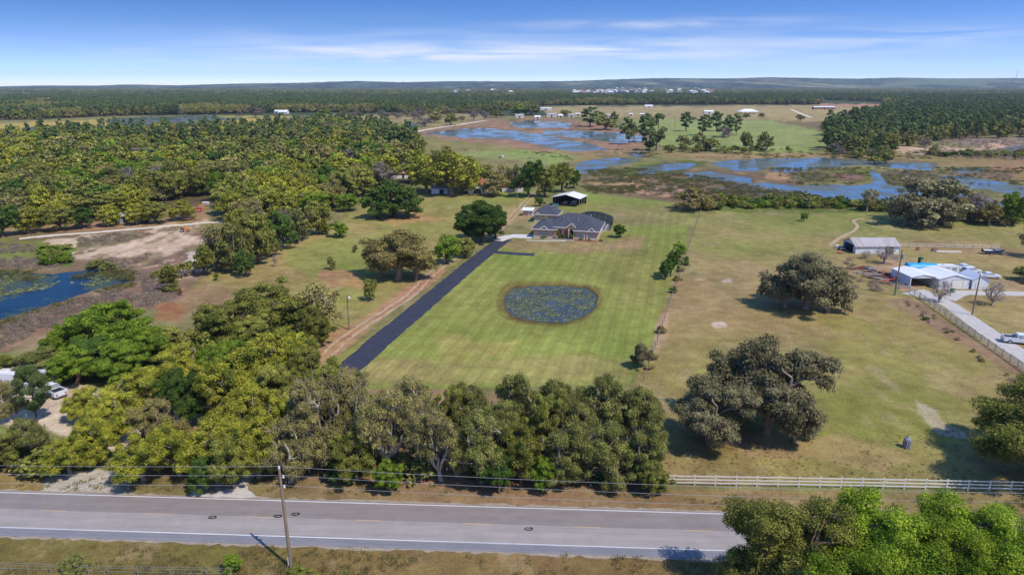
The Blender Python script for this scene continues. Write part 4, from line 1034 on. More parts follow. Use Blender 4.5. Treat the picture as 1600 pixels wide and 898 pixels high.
 (246,349,310,22,'olive','wood_tree','olive tree at the right end of the long grey blue shed'),
 (130,356,316,24,'green','wood_tree','deep green tree left of the long grey blue shed'),
 (95,360,315,28,'olive','wood_tree','olive tree at the left end of the pale sand track'),
 (45,364,312,30,'yellow','wood_tree','yellow green tree beside the left end of the pale sand track'),
 (5,370,312,30,'green','wood_tree','deep green tree at the left edge above the left pond'),
 (285,344,306,24,'yellow','wood_tree','yellow green tree left of the red machine by the sand track'),
]
for bx, by, top, hw, kind, nm, lab in NEAR:
    cat = 'bush' if ('bush' in nm or 'shrub' in nm) else ('sapling' if nm == 'sapling' else 'tree')
    x, y, _ = G(bx, by); h = height_at(y, top) * 0.93; r = hw / ppm(by)
    r = min(r, 14)
    tree(nm, kind, x, y, max(h, 1.2), r, lab, cat, None, None)
# foreground tree crowns at the bottom right (their trunks stand below the frame)
for X_, Y_, h, r, kind, lab in (
    (24.0, 52.0, 13.6, 5.8, 'olive', 'dull green tree in the bottom right foreground, left of the bright ones'),
    (33.2, 51.2, 13.0, 5.6, 'lime', 'brightest green tree in the bottom right foreground'),
    (38.0, 48.5, 12.4, 5.2, 'lime', 'lime green tree between the two brightest trees of the bottom right foreground'),
    (47.5, 50.0, 12.4, 5.4, 'lime', 'lime green tree cut by the right edge at the bottom of the photo'),
    (42.5, 52.5, 12.6, 6.0, 'lime', 'bright green tree in the bottom right corner'),
    (27.5, 45.5, 12.6, 5.0, 'lime', 'fresh green tree lowest in the bottom right foreground')):
    tree('leafy_tree', kind, X_, Y_, h, r, lab, 'tree', None, -1)
for bx, by, top, hw, kind, lab in ((118, 892, 868, 22, 'oak', 'dark low bush on the near verge at the bottom left'),
    (365, 893, 868, 17, 'bright', 'round bright green bush on the near verge left of the utility pole'),
    (470, 915, 888, 34, 'olive', 'patch of olive brush at the bottom edge by the utility pole'),
    (545, 925, 896, 26, 'olive', 'second patch of brush at the bottom edge right of the utility pole')):
    tree_px(bx, by, top, hw, kind, lab, 'verge_bush', 'bush')

# mid distance trees among the marshes
MID = [
 (983,226,184,13,'pine','slim pine standing left of the group beyond the small marsh ponds'),
 (1004,222,178,14,'pine','tall broad pine in the group beyond the small marsh ponds'),
 (1025,236,182,15,'pine','tall pine with a dark base at the marsh edge left of the bushes'),
 (1014,240,205,13,'pine','lower pine in front of the tall group at the marsh edge'),
 (990,214,190,10,'oak','round dark tree behind the slim pine'),
 (1072,205,175,12,'pine','flat topped pine alone in the middle of the pasture edge'),
 (1097,212,180,13,'pine','first pine of the four beside the pasture shed'),
 (1120,205,175,12,'pine','second pine of the four beside the pasture shed'),
 (1138,214,180,11,'pine','third pine of the four beside the pasture shed'),
 (1150,212,180,10,'pine','fourth pine of the four beside the pasture shed'),
 (1069,232,209,16,'oak','round green tree below the flat topped pine'),
 (1093,232,200,14,'greytan','grey bushy tree right of the round green tree below the flat topped pine'),
 (1110,236,212,18,'oak','wide dark tree in the marsh edge row below the four pines'),
 (1130,215,196,14,'bare','leafless grey tree among the four pines'),
 (1165,235,206,12,'oak','dark round tree alone at the pasture edge'),
 (1197,236,205,15,'oak','dark round tree at the pasture edge, right of the other lone one'),
 (1230,237,226,4,'bright','tiny bright tree on the pasture edge'),
 (922,198,168,18,'pine','large dark tree by the far farmyard'),
 (945,203,180,22,'oak','low wide dark trees\' nearest crown right of the far farmyard tree'),
 (884,182,170,11,'oak','round dark tree among the far farmyard buildings'),
 (830,180,162,18,'oak','green tree left of the far farmyard buildings'),
 (812,180,162,16,'bright','lighter green tree at the far left of the far farmyard'),
 (960,190,174,8,'oak','small dark tree right of the far farmyard'),
 (1166,185,176,7,'oak','small tree left of the round tree by the white roofed pavilion'),
 (1190,184,175,6,'oak','small round tree right of the white roofed pavilion'),
 (1250,189,179,8,'oak','little dark tree beside the pale farm track'),
 (1586,250,234,6,'oak','small dark tree alone in the right hand marsh'),
 (1460,243,222,9,'greytan','thin tree at the foot of the right hand pine wood'),
 (400,184,165,16,'bare','rounded lilac grey leafless tree near the far left white house'),
 (466,176,171,7,'oak','small dark tree right of the far left white house'),
 (503,184,171,14,'bright','fresh green tree beside the far marsh water'),
 (534,184,173,9,'bare','first lilac grey leafless tree in the row of leafless trees'),
 (553,184,172,10,'bare','second lilac grey leafless tree in the row of leafless trees'),
 (600,186,172,11,'bare','third lilac grey leafless tree in the row of leafless trees'),
 (621,186,174,11,'bare','fourth lilac grey leafless tree in the row of leafless trees'),
 (648,188,172,11,'bare','fifth lilac grey leafless tree in the row of leafless trees'),
 (663,198,180,14,'bare','wide low leafless tree beside the pale farm road'),
 (680,192,174,13,'tan','tan tree behind the pale farm road'),
 (705,196,175,13,'oak','dark green round tree beside the pale farm road'),
 (722,190,180,8,'bare','leafless tree right of the dark round tree by the farm road'),
 (740,188,172,9,'bare','pale leafless tree left of the far pond'),
 (757,188,170,8,'bare','slim leafless tree left of the far pond'),
 (775,184,170,14,'oak','dark tree at the left end of the far pond'),
 (590,212,196,20,'bright','fresh green tree at the far right corner of the left wood'),
 (618,216,200,24,'bright','bright round tree at the far right end of the left wood'),
 (622,238,205,26,'green','deep green tree on the right flank of the left wood'),
]
for bx, by, top, hw, kind, lab in MID:
    x, y, _ = G(bx, by)
    tree('pine_tree' if kind == 'pine' else ('bare_tree' if kind == 'bare' else 'leafy_tree'), kind, x, y, height_at(y, top), hw / ppm(by), lab, 'tree')

# the left wood: near ones one by one, the rest as one mass
def fill(poly, spacing, seed, jit=0.45, avoid=None):
    g = np.random.default_rng(seed)
    P = np.array([GA(px, py) for px, py in poly]); x0, y0 = P.min(0); x1, y1 = P.max(0)
    gx = np.arange(x0, x1, spacing); gy = np.arange(y0, y1, spacing)
    XX, YY = np.meshgrid(gx, gy); XX = XX.ravel() + g.normal(size=XX.size) * spacing * jit; YY = YY.ravel() + g.normal(size=YY.size) * spacing * jit
    ins = sd_poly(XX, YY, P, 1.0) < 0
    return XX[ins], YY[ins]
WOOD = [(-140,362),(40,352),(150,345),(320,318),(345,345),(420,352),(470,348),(510,336),(570,316),(575,298),(640,296),(655,262),(650,225),(600,205),(540,198),(430,204),(300,212),(130,218),(-140,222)]
SCAT = []   # (kind, lod, x, y, h, r)
xs, ys = fill(WOOD, 9.8, 5)
px_, py_ = toP(xs, ys)
order = np.argsort(ys); n_ind = 0
cl_n = fbm(xs / 60, ys / 60, 90, 3)
gl = {'yellow': 'yellow green crown in the left wood beyond the sand track', 'olive': 'olive crown in the left wood beyond the sand track',
      'green': 'deep green crown in the left wood beyond the sand track', 'bright': 'fresh green crown in the left wood beyond the sand track',
      'tan': 'tan budding crown in the left wood beyond the sand track', 'greytan': 'greyish sparse crown in the left wood beyond the sand track',
      'pine': 'dark pine at the far side of the left wood', 'bare': 'leafless grey crown in the left wood beyond the sand track', 'oak': 'dark oak crown in the left wood beyond the sand track'}
def choose(v, opts):
    r = random.random(); t = 0
    for k, w in opts:
        t += w
        if r < t: return k
    return opts[-1][0]
clear = [(310, 326, 20), (430, 335, 0), (524, 312, 14), (615, 320, 30), (627, 272, 14), (640, 285, 16), (745, 300, 20)]
for i in order:
    x, y = xs[i], ys[i]; p, qy = px_[i], py_[i]
    if any(abs(p - a) < w and abs(qy - b) < w * 0.8 for a, b, w in clear if w): continue
    if y > 480 and random.random() < 0.55: kind = choose(0, [('pine', .6), ('olive', .2), ('greytan', .2)])
    elif cl_n[i] > 0.03: kind = choose(0, [('yellow', .5), ('olive', .3), ('bright', .12), ('tan', .08)])
    else: kind = choose(0, [('olive', .32), ('green', .16), ('oak', .2), ('bright', .12), ('greytan', .12), ('bare', .04), ('tan', .04)])
    h = random.uniform(9, 14.5) if y < 420 else random.uniform(10, 15)
    if kind == 'pine': h *= 1.2; r = random.uniform(2.8, 4)
    else: r = random.uniform(5.5, 9.0)
    if n_ind < 175 and -60 < p < 1660:
        n_ind += 1
        wh = ('by the left edge' if p < 90 else 'above the sand track' if p < 210 else 'above the tractor lot' if p < 330 else 'round the lamp pole' if p < 440 else 'left of the dense dome tree' if p < 560 else 'at its right end')
        dp = 'front row ' if qy > 322 else ('second rank ' if qy > 296 else ('mid wood ' if qy > 268 else 'far '))
        sz = 'broad ' if r > 7.6 else ('' if r > 6.3 else 'narrow ')
        lab = dp + sz + {'yellow': 'yellow green tree', 'olive': 'olive tree', 'green': 'deep green tree', 'bright': 'fresh green tree', 'tan': 'tan budding tree', 'greytan': 'greyish sparse tree', 'pine': 'dark pine', 'bare': 'leafless grey tree', 'oak': 'dark oak'}[kind] + ' of the left wood, ' + wh
        tree('pine_tree' if kind == 'pine' else 'wood_tree', kind, x, y, h, r, lab, 'tree', lab, 1 if y < 330 else 2)
    else: SCAT.append((kind, 2, x, y, h, r))
# pine wood on the right: nearest as individuals
RW = [(1292,236),(1330,243),(1400,232),(1480,218),(1600,216),(1750,216),(1900,170),(1560,165),(1400,176),(1340,186),(1290,200)]
xs, ys = fill(RW, 11.5, 9)
order = np.argsort(ys); n_ind = 0
for i in order:
    kind = choose(0, [('pine', .46), ('oak', .2), ('olive', .2), ('greytan', .14)])
    h = random.uniform(13, 19) if kind == 'pine' else random.uniform(9, 14); r = random.uniform(3.2, 4.6) if kind == 'pine' else random.uniform(5, 8)
    p, qy = toP(xs[i], ys[i])
    if n_ind < 150 and p < 1650:
        n_ind += 1
        lab = {'pine': 'tall pine of the right hand pine wood', 'oak': 'dark round tree of the right hand pine wood', 'olive': 'olive tree of the right hand pine wood', 'greytan': 'greyish tree of the right hand pine wood'}[kind]
        lab = ('front ' if qy > 226 else 'second rank ' if qy > 212 else 'inner ') + ('broad ' if r > (4.1 if kind == 'pine' else 7) else 'slim ' if r < (3.6 if kind == 'pine' else 6) else '') + lab + (', at its marsh end' if p < 1400 else ', in its middle' if p < 1510 else ', by the right edge')
        tree('pine_tree' if kind == 'pine' else 'wood_tree', kind, xs[i], ys[i], h, r, lab, 'tree', lab, 2)
    else: SCAT.append((kind, 2, xs[i], ys[i], h, r))
FARFIELDS = [[(895,150.5),(1012,150.5),(1012,146),(960,143),(895,146)],[(1035,150),(1115,150),(1112,145),(1040,145)],[(-500,151),(72,150.5),(72,145.5),(-500,144)],[(222,149.8),(350,149.5),(355,145.5),(222,145.5)],[(1370,141),(1545,140),(1550,132),(1375,134)],[(920,152),(1010,151),(1010,148.5),(920,149)],[(1190,147),(1240,147),(1240,145),(1190,145)],[(700,148),(780,148),(780,146.5),(700,146.5)]]
# undergrowth in the wood and far forests
def addfill(poly, spacing, seed, opts, hr, rr, jit=0.4, nthr=None):
    xs, ys = fill(poly, spacing, seed, jit)
    nn = fbm(xs / 120, ys / 200, seed + 5, 4)
    pxx, pyy = toP(xs, ys); hole = np.zeros(len(xs), bool)
    for hp in FARFIELDS: hole |= sd_poly(pxx, pyy, hp, 1.0) < 0
    for x, y, n, ho in zip(xs, ys, nn, hole):
        if ho or (nthr is not None and n < nthr): continue
        k = choose(0, opts if (n < 0.07 or spacing < 8) else [('oak', .35), ('greytan', .2), ('tan', .15), ('olive', .3)]); m = 1.2 if k == 'pine' else 1.0
        SCAT.append((k, 2, x, y, random.uniform(*hr) * m, random.uniform(*rr) * (0.62 if k == 'pine' else 1)))
PN = [('pine', .7), ('oak', .14), ('olive', .08), ('greytan', .08)]
addfill([(-300,196),(60,187),(200,181),(330,179),(430,177),(430,153),(-300,153)], 8.6, 21, PN, (12, 14.5), (5, 7))
addfill([(430,176),(600,177),(760,176),(800,172),(860,165),(1010,164),(1280,164),(1285,158),(1400,160),(1900,160),(1900,152),(430,153)], 9.0, 22, [('pine', .5), ('oak', .3), ('olive', .1), ('greytan', .1)], (11, 15), (5, 8))
addfill([(560,184),(760,181),(800,174),(760,172),(560,174)], 15, 26, [('oak', .4), ('bare', .3), ('olive', .3)], (7, 11), (5, 8), nthr=-0.05)
addfill([(1380,176),(1900,168),(1900,160),(1380,160)], 12, 27, [('pine', .4), ('oak', .45), ('olive', .15)], (11, 15), (5, 8))
addfill([(1395,157),(1600,157),(1900,157),(1900,148),(1380,150)], 17, 28, [('oak', .6), ('olive', .4)], (10, 15), (7, 10))
addfill([(-400,153),(2000,153),(2000,146.5),(-400,146.5)], 19, 23, [('oak', .5), ('olive', .3), ('pine', .2)], (10, 15), (7, 12), nthr=-0.12)
addfill([(-400,146.5),(2000,146.5),(2000,141),(-400,141)], 34, 24, [('oak', .5), ('olive', .4), ('tan', .1)], (10, 16), (10, 18), nthr=-0.06)
# trees on the far side of the left wood's water, and marsh edges
addfill([(40,206),(420,200),(530,192),(530,197),(430,207),(60,216)], 22, 29, PN, (9, 13), (5, 6))
addfill([(1100,330),(1180,326),(1320,326),(1420,334),(1420,322),(1330,316),(1200,312),(1100,314)], 3.6, 31, [('green', .35), ('bright', .2), ('olive', .35), ('tan', .1)], (1.6, 3.6), (1.4, 3.0))
addfill([(1180,322),(1320,322),(1310,312),(1200,312)], 7, 33, [('green', .3), ('olive', .5), ('greytan', .2)], (2.5, 5), (2, 4))
addfill([(1450,345),(1640,352),(1640,330),(1450,328)], 6, 34, [('green', .3), ('olive', .4), ('tan', .3)], (2, 5), (2, 4))
addfill([(1440,245),(1600,246),(1600,240),(1450,239)], 8, 35, [('green', .8), ('olive', .2)], (2.5, 4.5), (2.5, 4))
addfill([(1385,262),(1330,245),(1400,240),(1450,232),(1440,222)], 13, 36, [('bare', .5), ('greytan', .5)], (5, 8), (3, 5))
addfill([(1290,240),(1340,246),(1400,236),(1400,230),(1300,232)], 9, 37, [('bare', .4), ('green', .6)], (4, 7), (3, 5))
addfill([(1040,240),(1130,240),(1200,238),(1200,234),(1040,232)], 10, 38, [('oak', .5), ('bare', .2), ('olive', .3)], (2.5, 5), (2.5, 4.5))
addfill([(140,408),(180,406),(200,424),(140,428)], 5, 39, [('oak', 1.)], (1.5, 2.5), (1.6, 2.6))
addfill([(55,392),(118,388),(108,416),(60,418)], 3.6, 40, [('bright', .8), ('olive', .2)], (1.6, 2.8), (1.6, 2.6))
addfill([(240,425),(300,410),(300,450),(260,470)], 5, 41, [('olive', .6), ('bare', .4)], (1.5, 3), (1.5, 2.4))
addfill([(1415,462),(1440,478),(1600,600),(1590,606),(1400,468)], 2.4, 42, [('bare', .3), ('greytan', .2), ('green', .12), ('dry', .38)], (0.4, 0.9), (0.4, 0.8))
addfill([(1049,470),(1056,470),(1012,600),(1003,600)], 2.2, 43, [('tan', .5), ('greytan', .3), ('oak', .2)], (0.6, 1.5), (0.5, 1.2))
addfill([(1070,395),(1078,395),(1050,470),(1044,470)], 2.4, 44, [('green', .3), ('tan', .5), ('oak', .2)], (0.6, 1.8), (0.6, 1.4))
# undergrowth of the roadside woods
addfill([(230,735),(420,745),(700,752),(1010,755),(1005,735),(450,725),(230,715)], 3.4, 45, [('oak', .5), ('green', .3), ('olive', .2)], (1.5, 4), (1.5, 2.6))
addfill([(-60,742),(90,742),(60,690),(-60,690)], 4.5, 46, [('oak', .6), ('olive', .3), ('bare', .1)], (2, 4.5), (1.8, 3))
addfill([(300,560),(480,545),(450,620),(300,640)], 6.5, 47, [('olive', .5), ('yellow', .5)], (4, 8), (3, 4.5))

# instancer: one object = one mass of plants
def scatter(name, label, cat, items, srcs, kind='stuff', group=None):
    """items: (source index, x, y, z, sx, sz); srcs: list of lists of objects joined into one plant"""
    n = len(items); A = np.array(items, float)
    me = bpy.data.meshes.new(name); me.vertices.add(n); me.vertices.foreach_set('co', A[:, 1:4].astype(np.float32).ravel())
    at = me.attributes.new('pick', 'INT', 'POINT'); at.data.foreach_set('value', A[:, 0].astype(np.int32))
    sc = me.attributes.new('size', 'FLOAT_VECTOR', 'POINT'); sc.data.foreach_set('vector', np.stack([A[:, 4], A[:, 4], A[:, 5]], 1).astype(np.float32).ravel())
    rt = me.attributes.new('turn', 'FLOAT_VECTOR', 'POINT'); rr = np.zeros((n, 3)); rr[:, 2] = rng.uniform(0, 6.283, n); rt.data.foreach_set('vector', rr.astype(np.float32).ravel())
    me.update(); o = bpy.data.objects.new(name, me); C.objects.link(o)
    ng = bpy.data.node_groups.new(name + '_nodes', 'GeometryNodeTree')
    ng.interface.new_socket('Geometry', in_out='INPUT', socket_type='NodeSocketGeometry'); ng.interface.new_socket('Geometry', in_out='OUTPUT', socket_type='NodeSocketGeometry')
    N = ng.nodes; L = ng.links; gi = N.new('NodeGroupInput'); go = N.new('NodeGroupOutput')
    m2p = N.new('GeometryNodeMeshToPoints'); L.new(gi.outputs[0], m2p.inputs['Mesh'])
    iop = N.new('GeometryNodeInstanceOnPoints'); L.new(m2p.outputs[0], iop.inputs['Points'])
    last = None
    gcj = N.new('GeometryNodeJoinGeometry')
    for s in reversed(srcs):      # join puts the last link first
        j = N.new('GeometryNodeJoinGeometry')
        for ob_ in s:
            oi = N.new('GeometryNodeObjectInfo'); oi.transform_space = 'ORIGINAL'; oi.inputs['Object'].default_value = ob_; oi.inputs['As Instance'].default_value = False
            L.new(oi.outputs['Geometry'], j.inputs[0])
        g2i = N.new('GeometryNodeGeometryToInstance'); L.new(j.outputs[0], g2i.inputs[0]); L.new(g2i.outputs[0], gcj.inputs[0])
    L.new(gcj.outputs[0], iop.inputs['Instance']); iop.inputs['Pick Instance'].default_value = True
    for an, sock, ty in (('pick', 'Instance Index', 'INT'), ('size', 'Scale', 'FLOAT_VECTOR'), ('turn', 'Rotation', 'FLOAT_VECTOR')):
        na_ = N.new('GeometryNodeInputNamedAttribute'); na_.data_type = ty; na_.inputs['Name'].default_value = an
        L.new(na_.outputs['Attribute'], iop.inputs[sock])
    L.new(iop.outputs[0], go.inputs[0])
    md = o.modifiers.new('plants', 'NODES'); md.node_group = ng
    tag(o, label, cat, group, kind); return o
def dry_tuft():
    g = np.random.default_rng(77); n = 150
    P = g.normal(size=(n, 3)) * np.array([0.6, 0.6, 0.22]) + np.array([0, 0, 0.35]); P[:, 2] = np.abs(P[:, 2])
    V, F = leaf_quads(g, P, 0.10, None, 6.0)
    me = mesh_np('twigs', V, F, [LEAF['dry']])
    t = thing('dry_shrub', 'dry brown shrub on the bank of the left pond nearest the water\'s right end', 'bush', G(232, 446))
    o = bpy.data.objects.new('twigs', me); C.objects.link(o); o.parent = t
    return o
DRY = dry_tuft()
keys = sorted({(k, l) for k, l, *_ in SCAT if k != 'dry'})
srcs = []; base = {}
for k, l in keys:
    base[k] = len(srcs)
    for i in range(2):
        if (k, l, i) not in USED_REAL:
            c_, t_ = proto(k, l, i)
            # a real tree of that kind stands in the left wood
            x, y, _ = G(60 + 37 * len(srcs), 300 - 3 * len(srcs)); 
            tt = thing('wood_tree', gl.get(k, 'tree in the left wood beyond the sand track'), 'tree', (x, y, 0), 0.5, gl.get(k, 'x').replace('crown', 'trees'))
            for nm, m_ in (('crown', c_), ('trunk', t_)):
                o = bpy.data.objects.new(nm, m_); C.objects.link(o); o.parent = tt
                USED_REAL.setdefault((k, l, i), {})[nm] = o
        srcs.append([USED_REAL[(k, l, i)]['crown'], USED_REAL[(k, l, i)]['trunk']])
dry_i = len(srcs); srcs.append([DRY])
far, low = [], []
for k, l, x, y, h, r in SCAT:
    zz = 0.0
    if k == 'dry': it = (dry_i, x, y, zz, r, h)
    else: it = (base[k] + random.randrange(2), x, y, zz, r / (3.0 if k == 'pine' else 6.0), h / 12.0)
    (low if h < 9 and y < 700 else far).append(it)
scatter('distant_forest', 'pine and hardwood forest filling the distance beyond the marshes', 'forest', far, srcs)
scatter('undergrowth', 'low bushes and undergrowth along banks, fences and under the roadside trees', 'undergrowth', low, srcs)
# grass tufts of the verges and the near field
def grass_tuft():
    g = np.random.default_rng(78); n = 34
    P = g.normal(size=(n, 3)) * np.array([0.28, 0.28, 0.05]) + np.array([0, 0, 0.12])
    V, F = leaf_quads(g, P, 0.07, None, 4.5, droop=True)
    t = thing('grass_clump', 'coarse grass clump at the foot of the tall utility pole', 'grass clump', G(463, 884))
    o = bpy.data.objects.new('blades', mesh_np('blades', V, F, [leaf_mat('coarse_grass', (0.20, 0.17, 0.06), (0.44, 0.36, 0.16), 0.4)])); C.objects.link(o); o.parent = t
    return o
TUFT = grass_tuft(); tf = []
for poly, sp, sd_, sc_ in (([(-100, 846), (1300, 880), (1300, 960), (-100, 960)], 0.75, 81, (0.5, 1.3)), ([(-100, 742), (1010, 760), (1010, 778), (-100, 764)], 0.9, 82, (0.5, 1.2)), ([(1010, 770), (1700, 783), (1700, 800), (1010, 790)], 0.8, 83, (0.5, 1.2)),
        ([(1040, 700), (1700, 660), (1700, 756), (1040, 750)], 1.0, 84, (0.25, 0.6))):
    xs, ys = fill(poly, sp, sd_, 0.6); nn = fbm(xs / 4, ys / 4, sd_, 4)
    for x, y, n in zip(xs, ys, nn):
        off_ = (x - RA[0]) * RN[0] + (y - RA[1]) * RN[1]
        if n > 0.0 and not (-5.1 < off_ < 4.0): k = random.uniform(*sc_); tf.append((0, x, y, 0, k, k))
scatter('grass_tufts', 'coarse grass tufts on the road verges and the right field', 'grass', tf, [[TUFT]])
# dry brush of the marsh and banks
br = []
def brush(poly, sp, seed, s=(0.6, 1.3), thr=-0.1):
    xs, ys = fill(poly, sp, seed, 0.6); nn = fbm(xs / 9, ys / 9, seed, 3)
    for x, y, n in zip(xs, ys, nn):
        if n > thr: k = random.uniform(*s); br.append((0, x, y, -0.05, k, k * random.uniform(0.7, 1.3)))
brush([(-60,378),(60,385),(60,398),(120,405),(200,392),(255,398),(270,425),(250,450),(235,470),(215,440),(205,425),(150,418),(80,420),(-60,424)], 1.5, 51, s=(0.45, 0.9), thr=-0.02)
brush([(-60,505),(60,486),(130,468),(200,448),(250,450),(290,455),(240,480),(200,480),(110,515),(-60,560)], 1.2, 52, s=(0.45, 0.9))
brush([(120,372),(215,362),(250,360),(190,380),(122,386)], 1.6, 53, s=(0.4, 0.8))
brush([(910,285),(1000,272),(1100,275),(1180,290),(1240,300),(1240,315),(1100,318),(1060,312),(960,304),(915,298)], 2.6, 54, (0.5, 1.1), 0.0)
brush([(1190,262),(1290,270),(1350,284),(1250,284)], 2.6, 55, (0.5, 1.0), 0.0)
brush([(1370,268),(1440,262),(1480,280),(1440,294),(1390,286)], 2.8, 56, (0.5, 1.0), -0.03)
brush([(1470,268),(1590,270),(1580,282),(1490,274)], 2.8, 57, (0.5, 1.0), -0.03)
brush([(1400,246),(1600,250),(1700,246),(1700,218),(1470,218)], 4.5, 58, (0.7, 1.5), 0)
brush([(1310,455),(1400,455),(1390,425),(1330,405),(1310,420)], 2.4, 59, (0.4, 1.0), 0)
brush([(1200,690),(1290,690),(1380,715),(1370,740),(1280,720),(1210,712)], 1.6, 60, (0.2, 0.4), 0.05)
def green_tuft():
    g = np.random.default_rng(79); n = 130
    P = g.normal(size=(n, 3)) * np.array([0.7, 0.7, 0.2]) + np.array([0, 0, 0.3]); P[:, 2] = np.abs(P[:, 2])
    V, F = leaf_quads(g, P, 0.16, None, 3.0, droop=True)
    t = thing('reed_clump', 'olive green reed clump on the marsh bank behind the pole barn', 'reeds', G(930, 303))
    o = bpy.data.objects.new('blades', mesh_np('blades', V, F, [leaf_mat('marsh_reeds', (0.10, 0.105, 0.035), (0.30, 0.26, 0.10), 0.4)])); C.objects.link(o); o.parent = t
    return o
REED = green_tuft()
for poly, sp, sd_, s_, th in (([(905,285),(1000,272),(1100,275),(1180,290),(1240,300),(1240,315),(1100,318),(1060,312),(960,304),(915,298)], 2.0, 61, (0.5, 1.2), 0.0), ([(903,266),(1000,262),(1080,268),(1060,280),(940,280)], 2.6, 62, (0.5, 1.0), 0.0),
        ([(1200,262),(1360,262),(1362,288),(1240,290)], 2.6, 63, (0.4, 0.9), -0.05), ([(1370,262),(1600,262),(1600,296),(1400,300)], 3.0, 64, (0.5, 1.0), -0.02), ([(1100,300),(1250,300),(1320,314),(1400,322),(1400,330),(1100,322)], 2.2, 65, (0.5, 1.1), 0.0),
        ([(960,232),(1600,236),(1600,250),(960,246)], 4.5, 66, (0.6, 1.2), 0.05), ([(700,232),(900,238),(900,260),(860,256)], 4.5, 67, (0.4, 0.9), 0.1), ([(-60,422),(80,426),(150,417),(212,424),(214,440),(190,436),(150,430),(60,436),(-60,436)], 1.4, 68, (0.5, 1.1), -0.12), ([(-60,520),(0,500),(60,484),(165,450),(205,438),(214,446),(120,472),(60,494),(-60,534)], 1.3, 69, (0.4, 0.9), -0.05)):
    xs, ys = fill(poly, sp, sd_, 0.6); nn = fbm(xs / 12, ys / 12, sd_ + 40, 4)
    for x, y, n in zip(xs, ys, nn):
        if n > th: k = random.uniform(*s_); br.append((1, x, y, -0.05, k, k * random.uniform(0.7, 1.3)))
scatter('marsh_brush', 'dry brown brush and olive reeds on the pond banks and in the marsh', 'brush', br, [[DRY], [REED]])

# ------------------------------------------------------------------ buildings
def brick_mat(name, c1, c2, mortar, scale=4.0):
    m, nt = nodes_mat(name); q = NT(nt); t = q.n('ShaderNodeTexCoord')
    mp = q.n('ShaderNodeMapping'); mp.inputs['Rotation'].default_value = (R(90), 0, 0); 
    sp = q.n('ShaderNodeSeparateXYZ'); q.l(t.outputs['Object'], sp.inputs[0])
    cb = q.n('ShaderNodeCombineXYZ'); q.l(q.math('ADD', sp.outputs[0], sp.outputs[1]), cb.inputs[0]); q.l(sp.outputs[2], cb.inputs[1])
    b = q.n('ShaderNodeTexBrick'); q.l(cb.outputs[0], b.inputs['Vector']); b.inputs['Scale'].default_value = scale
    b.inputs['Color1'].default_value = (*lin(c1), 1); b.inputs['Color2'].default_value = (*lin(c2), 1); b.inputs['Mortar'].default_value = (*lin(mortar), 1)
    n = q.noise(t.outputs['Object'], 0.8, 4); c = scale_col(q, b.outputs[0], q.remap(n, 0.3, 0.7, 0.8, 1.2))
    p = q.n('ShaderNodeBsdfPrincipled'); q.l(c, p.inputs['Base Color']); p.inputs['Roughness'].default_value = 0.9; q.out(p.outputs[0]); return m
M_BRICK = brick_mat('tan_red_brick', (212, 158, 128), (232, 184, 154), (214, 196, 180))
M_STONE = mat('pale_limestone', (214, 196, 178), 0.9, 0.15, 2)
M_SLATE = mat('blue_grey_shingles', (72, 74, 84), 0.85, 0.14, 1.2, bump=0.3, bscale=8)
M_TRIM = mat('white_trim', (236, 228, 220), 0.6, 0.04, 1)
M_GLASS = mat('window_glass', (158, 162, 170), 0.12, 0.2, 1, spec=0.8)
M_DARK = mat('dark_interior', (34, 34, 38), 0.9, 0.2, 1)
M_WALL = mat('white_metal_siding', (226, 228, 232), 0.55, 0.06, 1.2)
M_ROOFW = mat('white_metal_roof', (240, 238, 236), 0.4, 0.04, 0.8)
M_ROOFG = mat('streaked_galvanised_roof', (205, 200, 200), 0.5, 0.22, 0.5, col2=(150, 128, 120), stretch=(2.5, 0.25, 1))
M_ROOFR = mat('red_metal_roof', (212, 96, 66), 0.5, 0.12, 0.8)
M_WOOD = mat('weathered_timber', (150, 136, 120), 0.9, 0.25, 1.5)
M_POLE = mat('utility_pole_timber', (142, 124, 104), 0.95, 0.22, 1.2, stretch=(3, 3, 0.5))
M_STEEL = mat('galvanised_steel', (170, 174, 178), 0.45, 0.1, 2, metal=0.3)
M_WIRE = mat('grey_wire', (165, 166, 170), 0.5, 0.05, 1)
M_BLACK = mat('black_rubber', (36, 36, 38), 0.8, 0.15, 3)
M_RED = mat('red_paint', (190, 60, 40), 0.5, 0.15, 1)
M_ORANGE = mat('orange_paint', (224, 130, 50), 0.5, 0.15, 1)
M_TEAL = mat('teal_paint', (60, 110, 120), 0.5, 0.15, 1)
M_BLUE = mat('blue_tarpaulin', (40, 168, 214), 0.45, 0.14, 1.2, bump=0.6, bscale=2.5)
M_MULCH = mat('red_mulch', (140, 76, 56), 0.95, 0.25, 4)
M_PORC = mat('white_porcelain', (236, 236, 238), 0.3, 0.03, 1)
M_FENCE = mat('white_fence_paint', (238, 234, 226), 0.6, 0.06, 1.5)
M_FENCE2 = mat('greyed_fence_paint', (236, 236, 224), 0.8, 0.18, 1.5)

